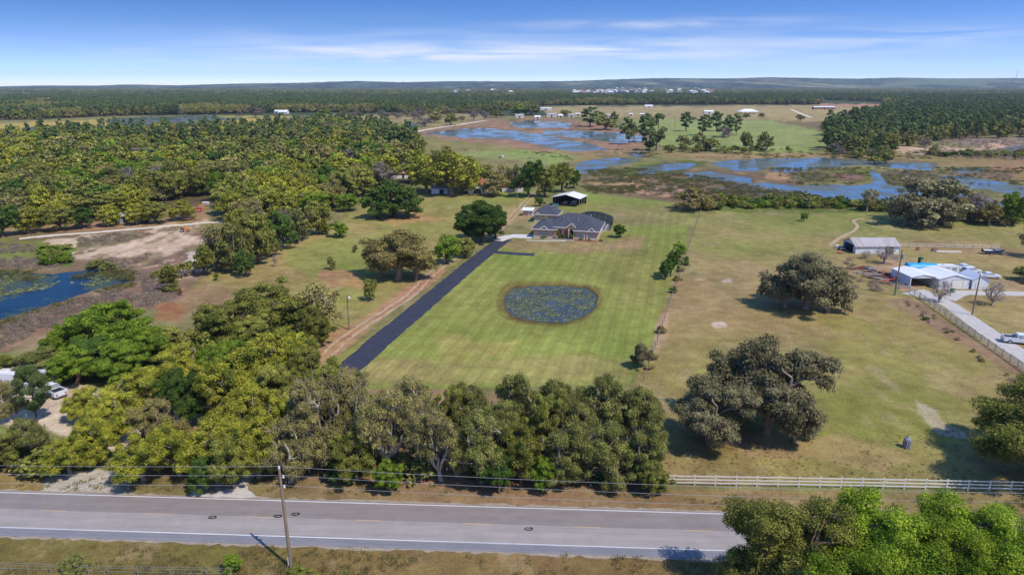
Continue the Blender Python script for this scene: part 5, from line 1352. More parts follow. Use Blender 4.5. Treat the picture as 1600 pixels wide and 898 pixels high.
HOUSE_R = -R(13.5)
hx, hy, _ = G(883, 373.5)
H = thing('brick_house', 'sprawling tan brick house with blue grey hipped roof at the top of the black driveway', 'house', (hx, hy, 0), HOUSE_R)
def wall_block(parent, x0, x1, y0, y1, h, band=0.9, m=None, name='wall'):
    b = MB(); b.box(x0, x1, y0, y1, 0, h); w = b.build(name, m or M_BRICK, parent)
    if band:
        c = MB(); e = 0.06
        c.box(x0 - e, x1 + e, y0 - e, y0 + 0.0, 0, band); c.build('stone_base', M_STONE, w)
    return w
def roof_hip(parent, x0, x1, y0, y1, z, h, m=None, fascia=True):
    b = MB(); b.hip(x0, x1, y0, y1, z, h); r = b.build('roof', m or M_SLATE, parent)
    if fascia:
        f = MB(); t = 0.06
        f.box(x0 - t, x1 + t, y0 - t, y0 + 0.02, z - 0.22, z + 0.03); f.box(x0 - t, x1 + t, y1 - 0.02, y1 + t, z - 0.22, z + 0.03)
        f.box(x0 - t, x0 + 0.02, y0 + 0.03, y1 - 0.03, z - 0.22, z + 0.025); f.box(x1 - 0.02, x1 + t, y0 + 0.03, y1 - 0.03, z - 0.22, z + 0.025)
        f.build('fascia', M_TRIM, r)
    return r
def gable(parent, cx, w, yf, yb, z, h, mwall=None, mroof=None, over=0.35, name='gable'):
    b = MB(); b.add([(cx - w / 2, yf, z), (cx + w / 2, yf, z), (cx, yf, z + h), (cx - w / 2, yf + 0.2, z), (cx + w / 2, yf + 0.2, z), (cx, yf + 0.2, z + h)],
                    [(0, 1, 2), (5, 4, 3), (0, 3, 4, 1), (1, 4, 5, 2), (2, 5, 3, 0)])
    g = b.build(name, mwall or M_BRICK, parent)
    r = MB(); t = 0.16; o = over; k = h / (w / 2)
    for s in (-1, 1):
        xe = cx + s * (w / 2 + o); ze = z - o * k
        vs = [(cx, yf - o, z + h), (xe, yf - o, ze), (xe, yb, ze), (cx, yb, z + h), (cx, yf - o, z + h + t), (xe, yf - o, ze + t), (xe, yb, ze + t), (cx, yb, z + h + t)]
        r.add(vs, [(0, 1, 2, 3), (7, 6, 5, 4), (0, 4, 5, 1), (1, 5, 6, 2), (2, 6, 7, 3)])
    rr = r.build('gable_roof', mroof or M_SLATE, g)
    f = MB()
    for s in (-1, 1):
        f.bar((cx + s * (w / 2 + o + .02), yf - o - .03, z - o * k + 0.02), (cx, yf - o - .03, z + h + 0.04), 0.06, 0.26)
    f.build('barge_board', M_TRIM, g)
    return g
def window(parent, cx, z0, w, h, y, side=None, muntin=True):
    b = MB(); fr = 0.09
    if side is None:
        b.box(cx - w / 2 - fr, cx + w / 2 + fr, y - 0.07, y, z0 - fr, z0); b.box(cx - w / 2 - fr, cx + w / 2 + fr, y - 0.07, y, z0 + h, z0 + h + fr)
        b.box(cx - w / 2 - fr, cx - w / 2, y - 0.07, y, z0, z0 + h); b.box(cx + w / 2, cx + w / 2 + fr, y - 0.07, y, z0, z0 + h)
        if muntin:
            n = max(1, int(w / 0.75))
            for i in range(1, n + 1):
                xx = cx - w / 2 + w * i / (n + 1); b.box(xx - .035, xx + .035, y - 0.065, y, z0 + .001, z0 + h - .001)
            b.box(cx - w / 2 + .001, cx + w / 2 - .001, y - 0.06, y, z0 + h / 2 - .03, z0 + h / 2 + .03)
        o = b.build('window', M_TRIM, parent)
        MB().box(cx - w / 2 + .003, cx + w / 2 - .003, y - 0.035, y + 0.01, z0 + .003, z0 + h - .003).build('pane', M_GLASS, o)
    return o
# walls
wall_block(H, -6.2, 10.2, 3.0, 15.0, 3.0, 0)
wall_block(H, -10.2, -3.3, 0.0, 10.0, 3.0)
wall_block(H, 3.0, 10.19, 0.3, 8.0, 2.99)
# porch: deep shaded entry with arches on columns
b = MB(); b.box(-3.3, 3.0, 2.6, 3.0, 0, 3.6); b.build('porch_wall', M_BRICK, H)
def arch(cx, w, h, y0, y1, z1, x0, x1):
    b = MB(); n = 8; zs = h - w / 2
    pts = [(x0, 0), (cx - w / 2, 0), (cx - w / 2, zs)] + [(cx - w / 2 * math.cos(math.pi * i / n), zs + w / 2 * math.sin(math.pi * i / n)) for i in range(1, n)] + [(cx + w / 2, zs), (cx + w / 2, 0), (x1, 0), (x1, z1), (x0, z1)]
    k = len(pts); vs = [(x, y0, z) for x, z in pts] + [(x, y1, z) for x, z in pts]
    fs = [(i, (i + 1) % k, (i + 1) % k + k, i + k) for i in range(k)]
    # front/back as strips
    def strip(o, rev):
        out = []
        L = [(0, 1, 2, k - 1)]; 
        m_ = 2 + n
        for i in range(2, m_): out.append((i, i + 1) if True else 0)
        return L
    b.add(vs, fs)
    for o, rev in ((0, False), (k, True)):
        left = [0, 1, 2, k - 1]; right = [2 + n, 3 + n, k - 3, k - 2]
        tris = [left, right] + [[i, i + 1, k - 1 if i < 2 + n // 2 else k - 2] for i in range(2, 2 + n)] + [[2 + n // 2, k - 2, k - 1]]
        b.add([vs[i + o] for f in tris for i in f], [])
        base = len(b.v) - sum(len(f) for f in tris)
        for f in tris:
            idx = tuple(range(base, base + len(f))); b.f.append(idx if not rev else idx[::-1]); base += len(f)
    return b
arch(-1.9, 1.5, 2.8, 0.9, 1.25, 3.6, -3.28, -0.85).build('arch', M_BRICK, H)
arch(0.1, 1.2, 2.8, 0.9, 1.25, 3.6, -0.84, 0.85).build('arch', M_BRICK, H)
arch(1.9, 1.2, 3.2, 0.1, 0.7, 4.2, 0.9, 2.9).build('entry_arch', M_BRICK, H)
d = MB(); d.box(1.4, 2.4, 2.5, 2.6, 0, 2.5); d = d.build('door', M_DARK, H); MB().box(2.2, 2.28, 2.44, 2.5, 1.0, 1.15).build('handle', M_STEEL, d)
MB().box(-3.28, 2.98, 0.9, 2.6, 0.005, 0.12).build('porch_floor', M_CONC, H)
# roofs
roof_hip(H, -7.6, 10.9, 2.2, 15.7, 3.05, 3.75)
roof_hip(H, -10.9, -2.7, -0.7, 10.6, 3.0, 2.35)
roof_hip(H, 2.5, 10.85, -0.4, 9.0, 2.96, 2.6)
roof_hip(H, -4.3, 3.1, 0.5, 10.0, 3.66, 2.5)
gable(H, -6.8, 3.2, -0.12, 2.6, 2.75, 1.1)
gable(H, 8.3, 2.6, 0.15, 2.9, 2.75, 1.1)
gable(H, 1.9, 2.3, 0.0, 3.0, 4.1, 1.0)
window(H, -6.8, 0.95, 2.0, 1.55, -0.01); window(H, 4.7, 0.7, 1.5, 1.8, 0.29); window(H, 8.3, 0.85, 1.5, 1.7, 0.29)
for xx in (6.0, 6.9):
    MB().tube([(xx, -0.05, 0), (xx, -0.05, 2.8)], 0.11, 8).build('column', M_TRIM, H)
ch = MB(); ch.box(10.2, 10.24, 3.0, 4.2, 1.1, 2.2); ch.build('side_window', M_GLASS, H)
for vx, vy in ((-1.5, 6.2), (3.2, 6.0), (6.5, 12.6), (-7.5, 6.0)):
    MB().box(vx - .2, vx + .2, vy - .2, vy + .2, 4.6, 5.9).build('roof_vent', M_STEEL, H)
# beds
ribbon_pts = [(-9.5, -1.0), (-3, -1.2), (3, -1.0), (9.5, -0.9)]
b = MB(); b.prism([(-10, -1.5), (10, -1.6), (10, -0.12), (-10, -0.12)], 0.0, 0.08); b.build('flower_bed', M_MULCH, H)
b = MB(); b.box(-9.9, 3.2, -1.75, -1.5, 0, 0.22); b.build('bed_edging', M_CONC, H)
def at_house(lx, ly, r=HOUSE_R, o=(hx, hy)): return (o[0] + lx * math.cos(r) - ly * math.sin(r), o[1] + lx * math.sin(r) + ly * math.cos(r), 0)
for lx, ly, h, r, kind, lab in ((-6.8, -0.9, 1.0, 1.2, 'bright', 'clipped green hedge shrub under the left gabled window of the brick house'),
    (-2.1, -0.6, 3.0, 0.9, 'oak', 'small tree before the left arch of the brick house porch'), (-0.6, -0.7, 2.0, 0.7, 'green', 'low shrub between the arches of the brick house porch'),
    (2.0, -0.8, 2.3, 0.8, 'green', 'green shrub at the entry arch of the brick house'), (5.0, -0.7, 1.0, 0.7, 'olive', 'small shrub below the middle window of the brick house'),
    (7.6, -0.7, 0.8, 0.6, 'olive', 'small shrub below the right gabled window of the brick house'), (11.5, -0.8, 0.9, 0.8, 'bare', 'grey shrub off the right front corner of the brick house')):
    x, y, _ = at_house(lx, ly); tree('garden_shrub', kind, x, y, h, r, lab, 'bush', None, 2 if r < 0.8 else 1)
# detached garage wing
gx, gy, _ = G(852, 347.5)
Gg = thing('garage_wing', 'smaller hip roofed brick garage behind the left end of the brick house', 'garage', (gx, gy, 0), HOUSE_R)
wall_block(Gg, -4.0, 4.0, 0, 8.0, 2.9); roof_hip(Gg, -4.7, 4.7, -0.7, 8.7, 2.92, 2.9); gable(Gg, -2.7, 1.9, -0.1, 2.2, 2.6, 0.9); window(Gg, -2.7, 0.7, 1.1, 1.7, -0.01)
# screened pool enclosure
sm, nt = nodes_mat('dark_insect_screen'); q = NT(nt); tr = q.n('ShaderNodeBsdfTransparent'); df = q.n('ShaderNodeBsdfDiffuse'); df.inputs[0].default_value = (0.02, 0.025, 0.035, 1)
msx = q.n('ShaderNodeMixShader'); msx.inputs[0].default_value = 0.72; q.l(tr.outputs[0], msx.inputs[1]); q.l(df.outputs[0], msx.inputs[2]); q.out(msx.outputs[0])
M_FRAME = mat('bronze_frame', (74, 78, 88), 0.5, 0.1, 1)
cx_, cy_, _ = at_house(5.9, 15.2)
Cg = thing('pool_enclosure', 'dark screened pool enclosure behind the right half of the brick house', 'pool cage', (cx_, cy_, 0), HOUSE_R)
def cage_z(x, y): return 2.7 + 2.5 * max(0.0, math.sin(min(1, max(0, y / 12)) * math.pi)) ** 0.55 * (1 - (abs(x - 0.3) / 6.9) ** 2.4)
xs_ = np.linspace(-6.5, 6.5, 8); ys_ = [0, 1.2, 3, 5.5, 8, 10.5, 12]
for xx in xs_:
    fr = MB()
    for a, c in zip(ys_, ys_[1:]): fr.bar((xx, a, cage_z(xx, a)), (xx, c, cage_z(xx, c)), 0.1)
    fr.bar((xx, 12, 0), (xx, 12, 2.65), 0.1); fr.build('rib', M_FRAME, Cg)
for y in ys_:
    fr = MB()
    for a, c in zip(xs_, xs_[1:]): fr.bar((a, y, cage_z(a, y) + .012), (c, y, cage_z(c, y) + .012), 0.09)
    fr.build('purlin', M_FRAME, Cg)
for i in range(7):
    for j in range(6):
        a, c, e, f_ = xs_[i], xs_[i + 1], ys_[j], ys_[j + 1]
        MB().add([(a + .05, e, cage_z(a, e) - .03), (c - .05, e, cage_z(c, e) - .03), (c - .05, f_, cage_z(c, f_) - .03), (a + .05, f_, cage_z(a, f_) - .03)], [(0, 1, 2, 3)]).build('screen_panel', sm, Cg)
for s_ in (-6.5, 6.5):
    MB().bar((s_, 0, 1.2), (s_, 12, 1.2), 0.08).build('rail', M_FRAME, Cg)
    for j in range(6): MB().add([(s_, ys_[j] + .05, 0), (s_, ys_[j + 1] - .05, 0), (s_, ys_[j + 1] - .05, 2.62), (s_, ys_[j] + .05, 2.62)], [(0, 1, 2, 3)]).build('screen_wall', sm, Cg); MB().bar((s_, ys_[j], 0), (s_, ys_[j], 2.64), .07).build('upright', M_FRAME, Cg)
b = MB(); b.add([(-6.5, 12, 0), (6.5, 12, 0), (6.5, 12, 2.6), (-6.5, 12, 2.6)], [(0, 1, 2, 3)]); b.build('screen_wall', sm, Cg)
MB().box(-6.4, 6.4, 0.1, 11.9, 0.0, 0.08).build('patio_slab', M_CONC, Cg)
# open pole barn
bx_, by_, _ = G(884, 322.5)
PBn = thing('pole_barn', 'open pole barn with white metal gable roof behind the brick house', 'barn', (bx_, by_, 0), -R(24))
b = MB()
for s in (-1, 1):
    b.add([(0, -0.4, 4.7), (s * 6.0, -0.4, 3.3), (s * 6.0, 9.4, 3.3), (0, 9.4, 4.7), (0, -0.4, 4.8), (s * 6.0, -0.4, 3.4), (s * 6.0, 9.4, 3.4), (0, 9.4, 4.8)], [(0, 1, 2, 3), (7, 6, 5, 4), (0, 4, 5, 1), (1, 5, 6, 2), (2, 6, 7, 3)])
b.build('roof', M_ROOFW, PBn)
for s in (-5.6, 5.6):
    for y in (0.1, 3, 6, 9): MB().box(s - .1, s + .1, y - .1, y + .1, 0, 3.3).build('post', M_WOOD, PBn)
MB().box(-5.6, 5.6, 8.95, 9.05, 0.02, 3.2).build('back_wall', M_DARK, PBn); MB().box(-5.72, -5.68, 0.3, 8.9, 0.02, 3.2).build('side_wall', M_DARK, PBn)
# small brick shed
sx_, sy_, _ = G(824, 337.5)
S = thing('brick_shed', 'small brick shed with pale metal roof left of the garage', 'shed', (sx_, sy_, 0), HOUSE_R)
MB().box(-1.7, 1.7, 0, 2.8, 0, 2.1).build('wall', M_BRICK, S)
MB().add([(-2.2, -.6, 2.05), (2.2, -.6, 2.05), (2.2, 3.3, 2.55), (-2.2, 3.3, 2.55), (-2.2, -.6, 2.17), (2.2, -.6, 2.17), (2.2, 3.3, 2.67), (-2.2, 3.3, 2.67)], [(0, 3, 2, 1), (4, 5, 6, 7), (0, 1, 5, 4), (1, 2, 6, 5), (2, 3, 7, 6), (3, 0, 4, 7)]).build('roof', M_ROOFW, S)
MB().box(0.2, 1.1, -0.05, 0, 0.02, 1.9).build('door', M_TRIM, S)

def gabled(name, label, cat, px, py, w, d, h, rise, rz, mw, mr, ridge='x', over=0.4, op=None, parts=(), loc=None):
    x, y, _ = G(px, py) if loc is None else loc
    T = thing(name, label, cat, (x, y, 0 if loc is None else loc[2]), rz)
    b = MB()
    if ridge == 'x':
        b.box(-w / 2, w / 2, 0, d, 0, h); b.add([(-w / 2, 0, h), (-w / 2, d, h), (-w / 2, d / 2, h + rise), (w / 2, 0, h), (w / 2, d, h), (w / 2, d / 2, h + rise)], [(0, 2, 1), (3, 4, 5)])
    else:
        b.box(-w / 2, w / 2, 0, d, 0, h); b.add([(-w / 2, 0, h), (w / 2, 0, h), (0, 0, h + rise), (-w / 2, d, h), (w / 2, d, h), (0, d, h + rise)], [(0, 1, 2), (3, 5, 4)])
    b.build('wall', mw, T)
    r = MB(); t = 0.1; o = over
    for s in (-1, 1):
        if ridge == 'x':
            k = rise / (d / 2); ye = d / 2 + s * (d / 2 + o); ze = h - o * k
            P = [(-w / 2 - o, d / 2, h + rise), (w / 2 + o, d / 2, h + rise), (w / 2 + o, ye, ze), (-w / 2 - o, ye, ze)]
        else:
            k = rise / (w / 2); xe = s * (w / 2 + o); ze = h - o * k
            P = [(0, -o, h + rise), (0, d + o, h + rise), (xe, d + o, ze), (xe, -o, ze)]
        r.add([(a, c, e + 0.02) for a, c, e in P] + [(a, c, e + t) for a, c, e in P], [(0, 1, 2, 3), (7, 6, 5, 4), (0, 4, 5, 1), (1, 5, 6, 2), (2, 6, 7, 3), (3, 7, 4, 0)])
    r.build('roof', mr, T)
    for nm, x0, x1, z0, z1, m_ in parts:
        MB().box(x0, x1, -0.06, -0.003, z0, z1).build(nm, m_, T)
    return T
B = gabled('metal_barn', 'long low white metal barn with streaked grey roof in the right field', 'barn', 1370, 396.5, 12.6, 7.5, 2.3, 1.6, R(1), M_WALL, M_ROOFG, 'x', parts=[('door', 2.4, 4.6, 0.02, 2.1, M_DARK), ('trim_board', -6.2, 6.2, 2.15, 2.28, M_STEEL)])
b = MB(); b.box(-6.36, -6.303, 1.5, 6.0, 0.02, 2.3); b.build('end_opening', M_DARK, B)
MB().box(-6.9, -6.4, 6.1, 6.3, 0, 2.2).build('open_door', mat('blue_painted_sheet', (90, 150, 210), 0.6, 0.2, 1), B)
# steel carport, open front
x, y, _ = G(1441, 449)
CPt = thing('steel_carport', 'white steel carport open at the front with dark inside', 'carport', (x, y, 0), R(2))
b = MB()
for s in (-1, 1):
    b.add([(0, -.2, 3.15), (s * 3.2, -.2, 2.55), (s * 3.2, 8.2, 2.55), (0, 8.2, 3.15), (0, -.2, 3.25), (s * 3.2, -.2, 2.65), (s * 3.2, 8.2, 2.65), (0, 8.2, 3.25)], [(0, 1, 2, 3), (7, 6, 5, 4), (0, 4, 5, 1), (1, 5, 6, 2), (2, 6, 7, 3)])
b.build('roof', M_ROOFW, CPt)
for s in (-3.15, 3.12): MB().box(s - .03, s + .03, 0, 8.0, 0, 2.56).build('side_wall', M_WALL, CPt)
MB().box(-3.1, 3.08, 7.94, 8.0, 0, 2.6).build('back_wall', M_WALL, CPt)
MB().add([(-3.1, 0, 2.3), (3.08, 0, 2.3), (3.08, 0, 2.58), (0, 0, 3.14), (-3.1, 0, 2.58), (-3.1, .06, 2.3), (3.08, .06, 2.3), (3.08, .06, 2.58), (0, .06, 3.14), (-3.1, .06, 2.58)], [(0, 1, 2, 3, 4), (9, 8, 7, 6, 5), (0, 5, 6, 1)]).build('front_panel', M_WALL, CPt)
for s in (-3.05, 3.0): MB().box(s - .06, s + .06, -.02, .1, 0, 2.55).build('corner_post', M_TRIM, CPt)
gabled('white_garage', 'white metal garage with a roll up door right of the carport', 'garage', 1489, 451.5, 7.4, 8.5, 2.5, 1.0, R(1), M_WALL, M_ROOFW, 'y', 0.25,
       parts=[('roll_door', -0.5, 2.1, 0.02, 2.2, M_TRIM), ('door_surround', -0.62, -0.52, 0.02, 2.3, M_STEEL), ('door_surround', 2.12, 2.22, 0.02, 2.3, M_STEEL), ('lintel', -0.62, 2.22, 2.22, 2.32, M_STEEL), ('side_door', -2.7, -1.9, 0.02, 2.0, M_STEEL)])
gabled('small_shed', 'small white shed with pale blue grey roof right of the white garage', 'shed', 1530, 452.5, 3.6, 6.0, 2.4, 1.1, -R(6), M_WALL, mat('pale_blue_grey_roof', (206, 214, 226), 0.5, 0.08, 1), 'y', 0.25, parts=[('door', -1.0, 0.0, 0.02, 1.9, M_TRIM)])
# blue tarpaulined caravan and white trailer behind
x, y, _ = G(1437, 428)
T = thing('tarpaulin_covered_caravan', 'bright blue tarpaulin draped over a long load behind the carport', 'tarpaulin', (x, y, 0), R(-4))
n = 14; b = MB(); prof = [(-1.5, 0.2), (-1.45, 1.6), (-1.2, 2.5), (-0.5, 2.9), (0.5, 2.9), (1.2, 2.5), (1.45, 1.6), (1.5, 0.2)]
for i in range(n + 1):
    for (a, z) in prof: b.v.append((-3.6 + 7.2 * i / n, a + random.uniform(-.12, .12), z + random.uniform(-.16, .12)))
for i in range(n):
    for k in range(7): b.f.append((i * 8 + k, (i + 1) * 8 + k, (i + 1) * 8 + k + 1, i * 8 + k + 1))
b.f.append(tuple(range(7, -1, -1)) if False else tuple(range(8))); b.f.append(tuple(n * 8 + k for k in range(7, -1, -1)))
b.build('tarpaulin', M_BLUE, T, smooth=True); MB().box(-3.4, 3.4, -1.2, 1.2, 0.0, 0.5).build('chassis', M_BLACK, T)
x, y, _ = G(1474, 429)
def wheel(parent, x, y, r, w, n=14):
    tb = MB(); tb.tube([(x, y - w / 2, r), (x, y + w / 2, r)], r, n); t = tb.build('wheel', M_BLACK, parent)
    MB().tube([(x, y - w / 2 - .012, r), (x, y + w / 2 + .012, r)], r * 0.6, 10).build('rim', M_STEEL, t); return t
def box_trailer(label, loc, rz, L=7.0, W=2.3, Hh=2.7, m=None, name='white_trailer', cat='trailer', windows=True):
    T = thing(name, label, cat, loc, rz); m = m or M_WALL
    prof = [(-L / 2, 0.5), (L / 2 - 0.5, 0.5), (L / 2, 0.95), (L / 2, Hh - 0.6), (L / 2 - 0.35, Hh - 0.1), (L / 2 - 0.7, Hh), (-L / 2 + 0.3, Hh), (-L / 2, Hh - 0.3)]
    MB().side(prof, -W / 2, W / 2).build('body', m, T)
    MB().box(-L / 2 + .3, L / 2 - .8, -W / 2 - .02, -W / 2, 1.0, 1.14).build('stripe', mat('grey_blue_stripe', (120, 130, 150), .5), T)
    if windows:
        for xx, ww in ((-L * .32, 1.0), (L * .02, 0.8), (L * .3, 1.1)): 
            f = MB().box(xx - ww / 2, xx + ww / 2, -W / 2 - .03, -W / 2, 1.5, 2.15).build('window', M_GLASS, T)
        MB().box(-L * .16 - .35, -L * .16 + .35, -W / 2 - .025, -W / 2, 0.6, 2.35).build('door', M_TRIM, T)
        MB().box(L / 2 - .3, L / 2 + .012, -.6, .6, 1.5, 2.1).build('end_window', M_GLASS, T)
    for yy in (-W / 2 + .12, W / 2 - .12):
        for xx in (-.6, .4): wheel(T, xx, yy, .34, .22)
    MB().bar((L / 2 - .2, 0, .5), (L / 2 + 1.0, 0, .5), .12).build('tow_bar', M_BLACK, T)
    MB().box(-L * .1, L * .1 - .3, -.35, .35, Hh, Hh + .22).build('roof_unit', M_TRIM, T)
    return T
box_trailer('long white trailer behind the white garage', (x, y, 0), R(-3), 6.2, 2.3, 2.6)
# ------------------------------------------------------------------ vehicles
def car(label, loc, rz, paint, kind='sedan', name='parked_car', cat='car'):
    T = thing(name, label, cat, loc, rz); W = 1.8
    if kind == 'pickup':
        L = 5.6; W = 1.95
        body = [(-2.8, .45), (-2.8, 1.05), (-2.75, 1.12), (-.75, 1.12), (-.7, 1.15), (1.15, 1.15), (2.6, 1.05), (2.8, .9), (2.8, .42)]
        cab = [(-.72, 1.15), (-.62, 1.8), (-.5, 1.88), (.75, 1.88), (1.45, 1.15)]; wx = (-1.75, 1.85); wr = .4
    elif kind == 'suv':
        body = [(-2.3, .4), (-2.35, 1.05), (1.0, 1.08), (2.2, .95), (2.35, .8), (2.35, .4)]
        cab = [(-2.3, 1.06), (-2.1, 1.68), (-1.9, 1.75), (.3, 1.75), (1.1, 1.07)]; wx = (-1.4, 1.45); wr = .36; L = 4.7
    else:
        body = [(-2.3, .35), (-2.32, .9), (-1.5, 1.0), (.95, .98), (2.1, .85), (2.3, .68), (2.3, .33)]
        cab = [(-1.75, .97), (-1.15, 1.4), (-.9, 1.45), (.2, 1.45), (1.0, .96)]; wx = (-1.4, 1.4); wr = .33; L = 4.6
    b = MB(); n = len(body)
    for yy, k in ((-W / 2, .0), (-W / 2 + .12, 1), (W / 2 - .12, 1), (W / 2, 0)):
        for x_, z_ in body: b.v.append((x_ * (0.985 if k == 0 else 1), yy, z_ + (-.06 if (k == 0 and z_ > .6) else 0)))
    for r_ in range(3):
        for i in range(n): b.f.append((r_ * n + (i + 1) % n, r_ * n + i, (r_ + 1) * n + i, (r_ + 1) * n + (i + 1) % n))
    b.f.append(tuple(range(n))); b.f.append(tuple(range(4 * n - 1, 3 * n - 1, -1)))
    if kind == 'pickup': pass
    b.build('body', paint, T, smooth=False)
    m = len(cab); zt = max(z for _, z in cab)
    b = MB()
    for yy, s in ((-1, 0), (1, 0)):
        for x_, z_ in cab:
            w_ = W / 2 - .06 - (0.16 * (z_ - cab[0][1]) / (zt - cab[0][1])); b.v.append((x_, yy * w_, z_))
    b.f.append(tuple(range(m))); b.f.append(tuple(range(2 * m - 1, m - 1, -1)))
    for i in range(m): b.f.append(((i + 1) % m, i, i + m, (i + 1) % m + m))
    b.build('windows', M_GLASS, T)
    top = [c for c in cab if c[1] > zt - .1]; x0, x1 = top[0][0], top[-1][0]
    b = MB(); w_ = W / 2 - .2; b.add([(x0 - .04, -w_, zt - .02), (x1 + .04, -w_, zt - .02), (x1 + .04, w_, zt - .02), (x0 - .04, w_, zt - .02), (x0 + .1, -w_ + .1, zt + .05), (x1 - .1, -w_ + .1, zt + .05), (x1 - .1, w_ - .1, zt + .05), (x0 + .1, w_ - .1, zt + .05)],
                                     [(0, 3, 2, 1), (4, 5, 6, 7), (0, 1, 5, 4), (1, 2, 6, 5), (2, 3, 7, 6), (3, 0, 4, 7)]); b.build('roof', paint, T)
    for xx in (cab[0][0] * .98, (x0 + x1) / 2, ):
        b = MB(); b.box(xx - .05, xx + .05, -W / 2 + .02, -W / 2 + .08, cab[0][1], zt - .1); b.box(xx - .05, xx + .05, W / 2 - .08, W / 2 - .02, cab[0][1], zt - .1); b.build('pillar', paint, T)
    if kind == 'pickup':
        b = MB(); b.box(-2.7, -.85, -W / 2 + .15, W / 2 - .15, 1.121, 1.128); b.build('bed_liner', M_DARK, T)
        b = MB(); b.box(-2.8, -.75, -W / 2, -W / 2 + .1, 1.1, 1.3); b.box(-2.8, -.75, W / 2 - .1, W / 2, 1.1, 1.3); b.box(-2.82, -2.72, -W / 2 + .1, W / 2 - .1, 1.1, 1.29); b.build('bed_side', paint, T)
    for xx in wx:
        for yy in (-W / 2 + .1, W / 2 - .1): wheel(T, xx, yy, wr, .24)
    fx = body[-1][0]; bx = body[0][0]
    for s in (-1, 1):
        MB().box(fx - .08, fx + .015, s * .62 - .17, s * .62 + .17, .62, .78).build('headlight', M_PORC, T)
        MB().box(bx - .03, bx + .05, s * .66 - .14, s * .66 + .14, .66, .9).build('tail_light', M_RED, T)
    MB().box(fx - .02, fx + .07, -W / 2 + .08, W / 2 - .08, .38, .55).build('bumper', M_STEEL if kind == 'pickup' else M_BLACK, T)
    MB().box(bx - .07, bx + .02, -W / 2 + .08, W / 2 - .08, .38, .55).build('bumper', M_STEEL if kind == 'pickup' else M_BLACK, T)
    return T
P_WHITE = mat('white_car_paint', (232, 234, 238), 0.25, 0.03, 1, spec=0.6); P_SILV = mat('silver_car_paint', (186, 190, 198), 0.3, 0.03, 1, metal=0.4); P_DK = mat('dark_blue_car_paint', (52, 58, 78), 0.25, 0.05, 1)
P_CHAR = mat('maroon_paint', (110, 48, 44), 0.4, 0.1, 1)
car('white saloon highest of the three cars parked behind the sheds', G(1507, 420.5), R(10), P_WHITE, 'sedan')
car('white estate car in the middle of the three cars parked behind the sheds', G(1517, 427), R(10), P_WHITE, 'suv')
car('white saloon lowest of the three, right of the small shed', G(1546, 434), R(-12), P_WHITE, 'sedan')
car('white pickup truck on the concrete driveway at the right edge', G(1592, 536), R(-20), P_WHITE, 'pickup', 'pickup_truck', 'pickup')
car('dark blue car parked under the open pole barn', (bx_ + 3.4, by_ + 3.0, 0), R(-110), P_DK, 'suv')
car('maroon car parked at the right of the open pole barn', (bx_ + 0.2, by_ + 3.4, 0), R(-112), P_CHAR, 'sedan')
car('white van like truck in front of the caravan under the left trees', G(82, 616), R(150), P_WHITE, 'pickup', 'pickup_truck', 'pickup')
car('white car nearest the caravan under the left trees', G(52, 612), R(160), P_WHITE, 'suv')
box_trailer('large white caravan half hidden by trees at the left edge', G(14, 606), R(-8), 8.5, 2.6, 3.1, M_PORC, 'caravan', 'caravan')
box_trailer('white caravan behind the cars under the left trees', G(66, 598), R(-12), 6.5, 2.5, 2.9, M_PORC, 'caravan', 'caravan')
# boat on trailer
x, y, _ = G(1551, 397)
BT = thing('boat', 'dark and white motor boat parked on the grass by the back fence', 'boat', (x, y, 0), R(-8))
b = MB(); st = [(-2.8, 0.95, .5, 1.2), (-1, 1.0, .45, 1.2), (1.0, .9, .5, 1.25), (2.2, .5, .7, 1.35), (3.0, .03, 1.1, 1.42)]
for xx, w_, zb, zt in st: b.v += [(xx, -w_, zt), (xx, -w_ * .75, zb + .15), (xx, 0, zb), (xx, w_ * .75, zb + .15), (xx, w_, zt)]
for i in range(4):
    for k in range(4): b.f.append((i * 5 + k, i * 5 + k + 1, (i + 1) * 5 + k + 1, (i + 1) * 5 + k))
b.f.append((4, 3, 2, 1, 0)); b.build('hull', P_DK, BT)
b = MB()
for xx, w_, zb, zt in st: b.v += [(xx, -w_ * .98, zt - .05), (xx, w_ * .98, zt - .05)]
for i in range(4): b.f.append((2 * i, 2 * i + 2, 2 * i + 3, 2 * i + 1))
b.build('deck', M_PORC, BT)
b = MB(); b.add([(.2, -.8, 1.25), (.2, .8, 1.25), (.9, .65, 1.25), (.9, -.65, 1.25), (0, -.75, 1.7), (0, .75, 1.7)], [(0, 4, 5, 1), (3, 2, 5, 4), (0, 3, 4), (1, 5, 2)]); b.build('windscreen', M_GLASS, BT)
MB().box(-3.1, -2.8, -.2, .2, .7, 1.5).build('outboard_motor', M_BLACK, BT); MB().box(-2, 1.5, -.7, .7, .35, .45).build('trailer_frame', M_STEEL, BT)
for s in (-.9, .9): wheel(BT, -.8, s, .32, .2)

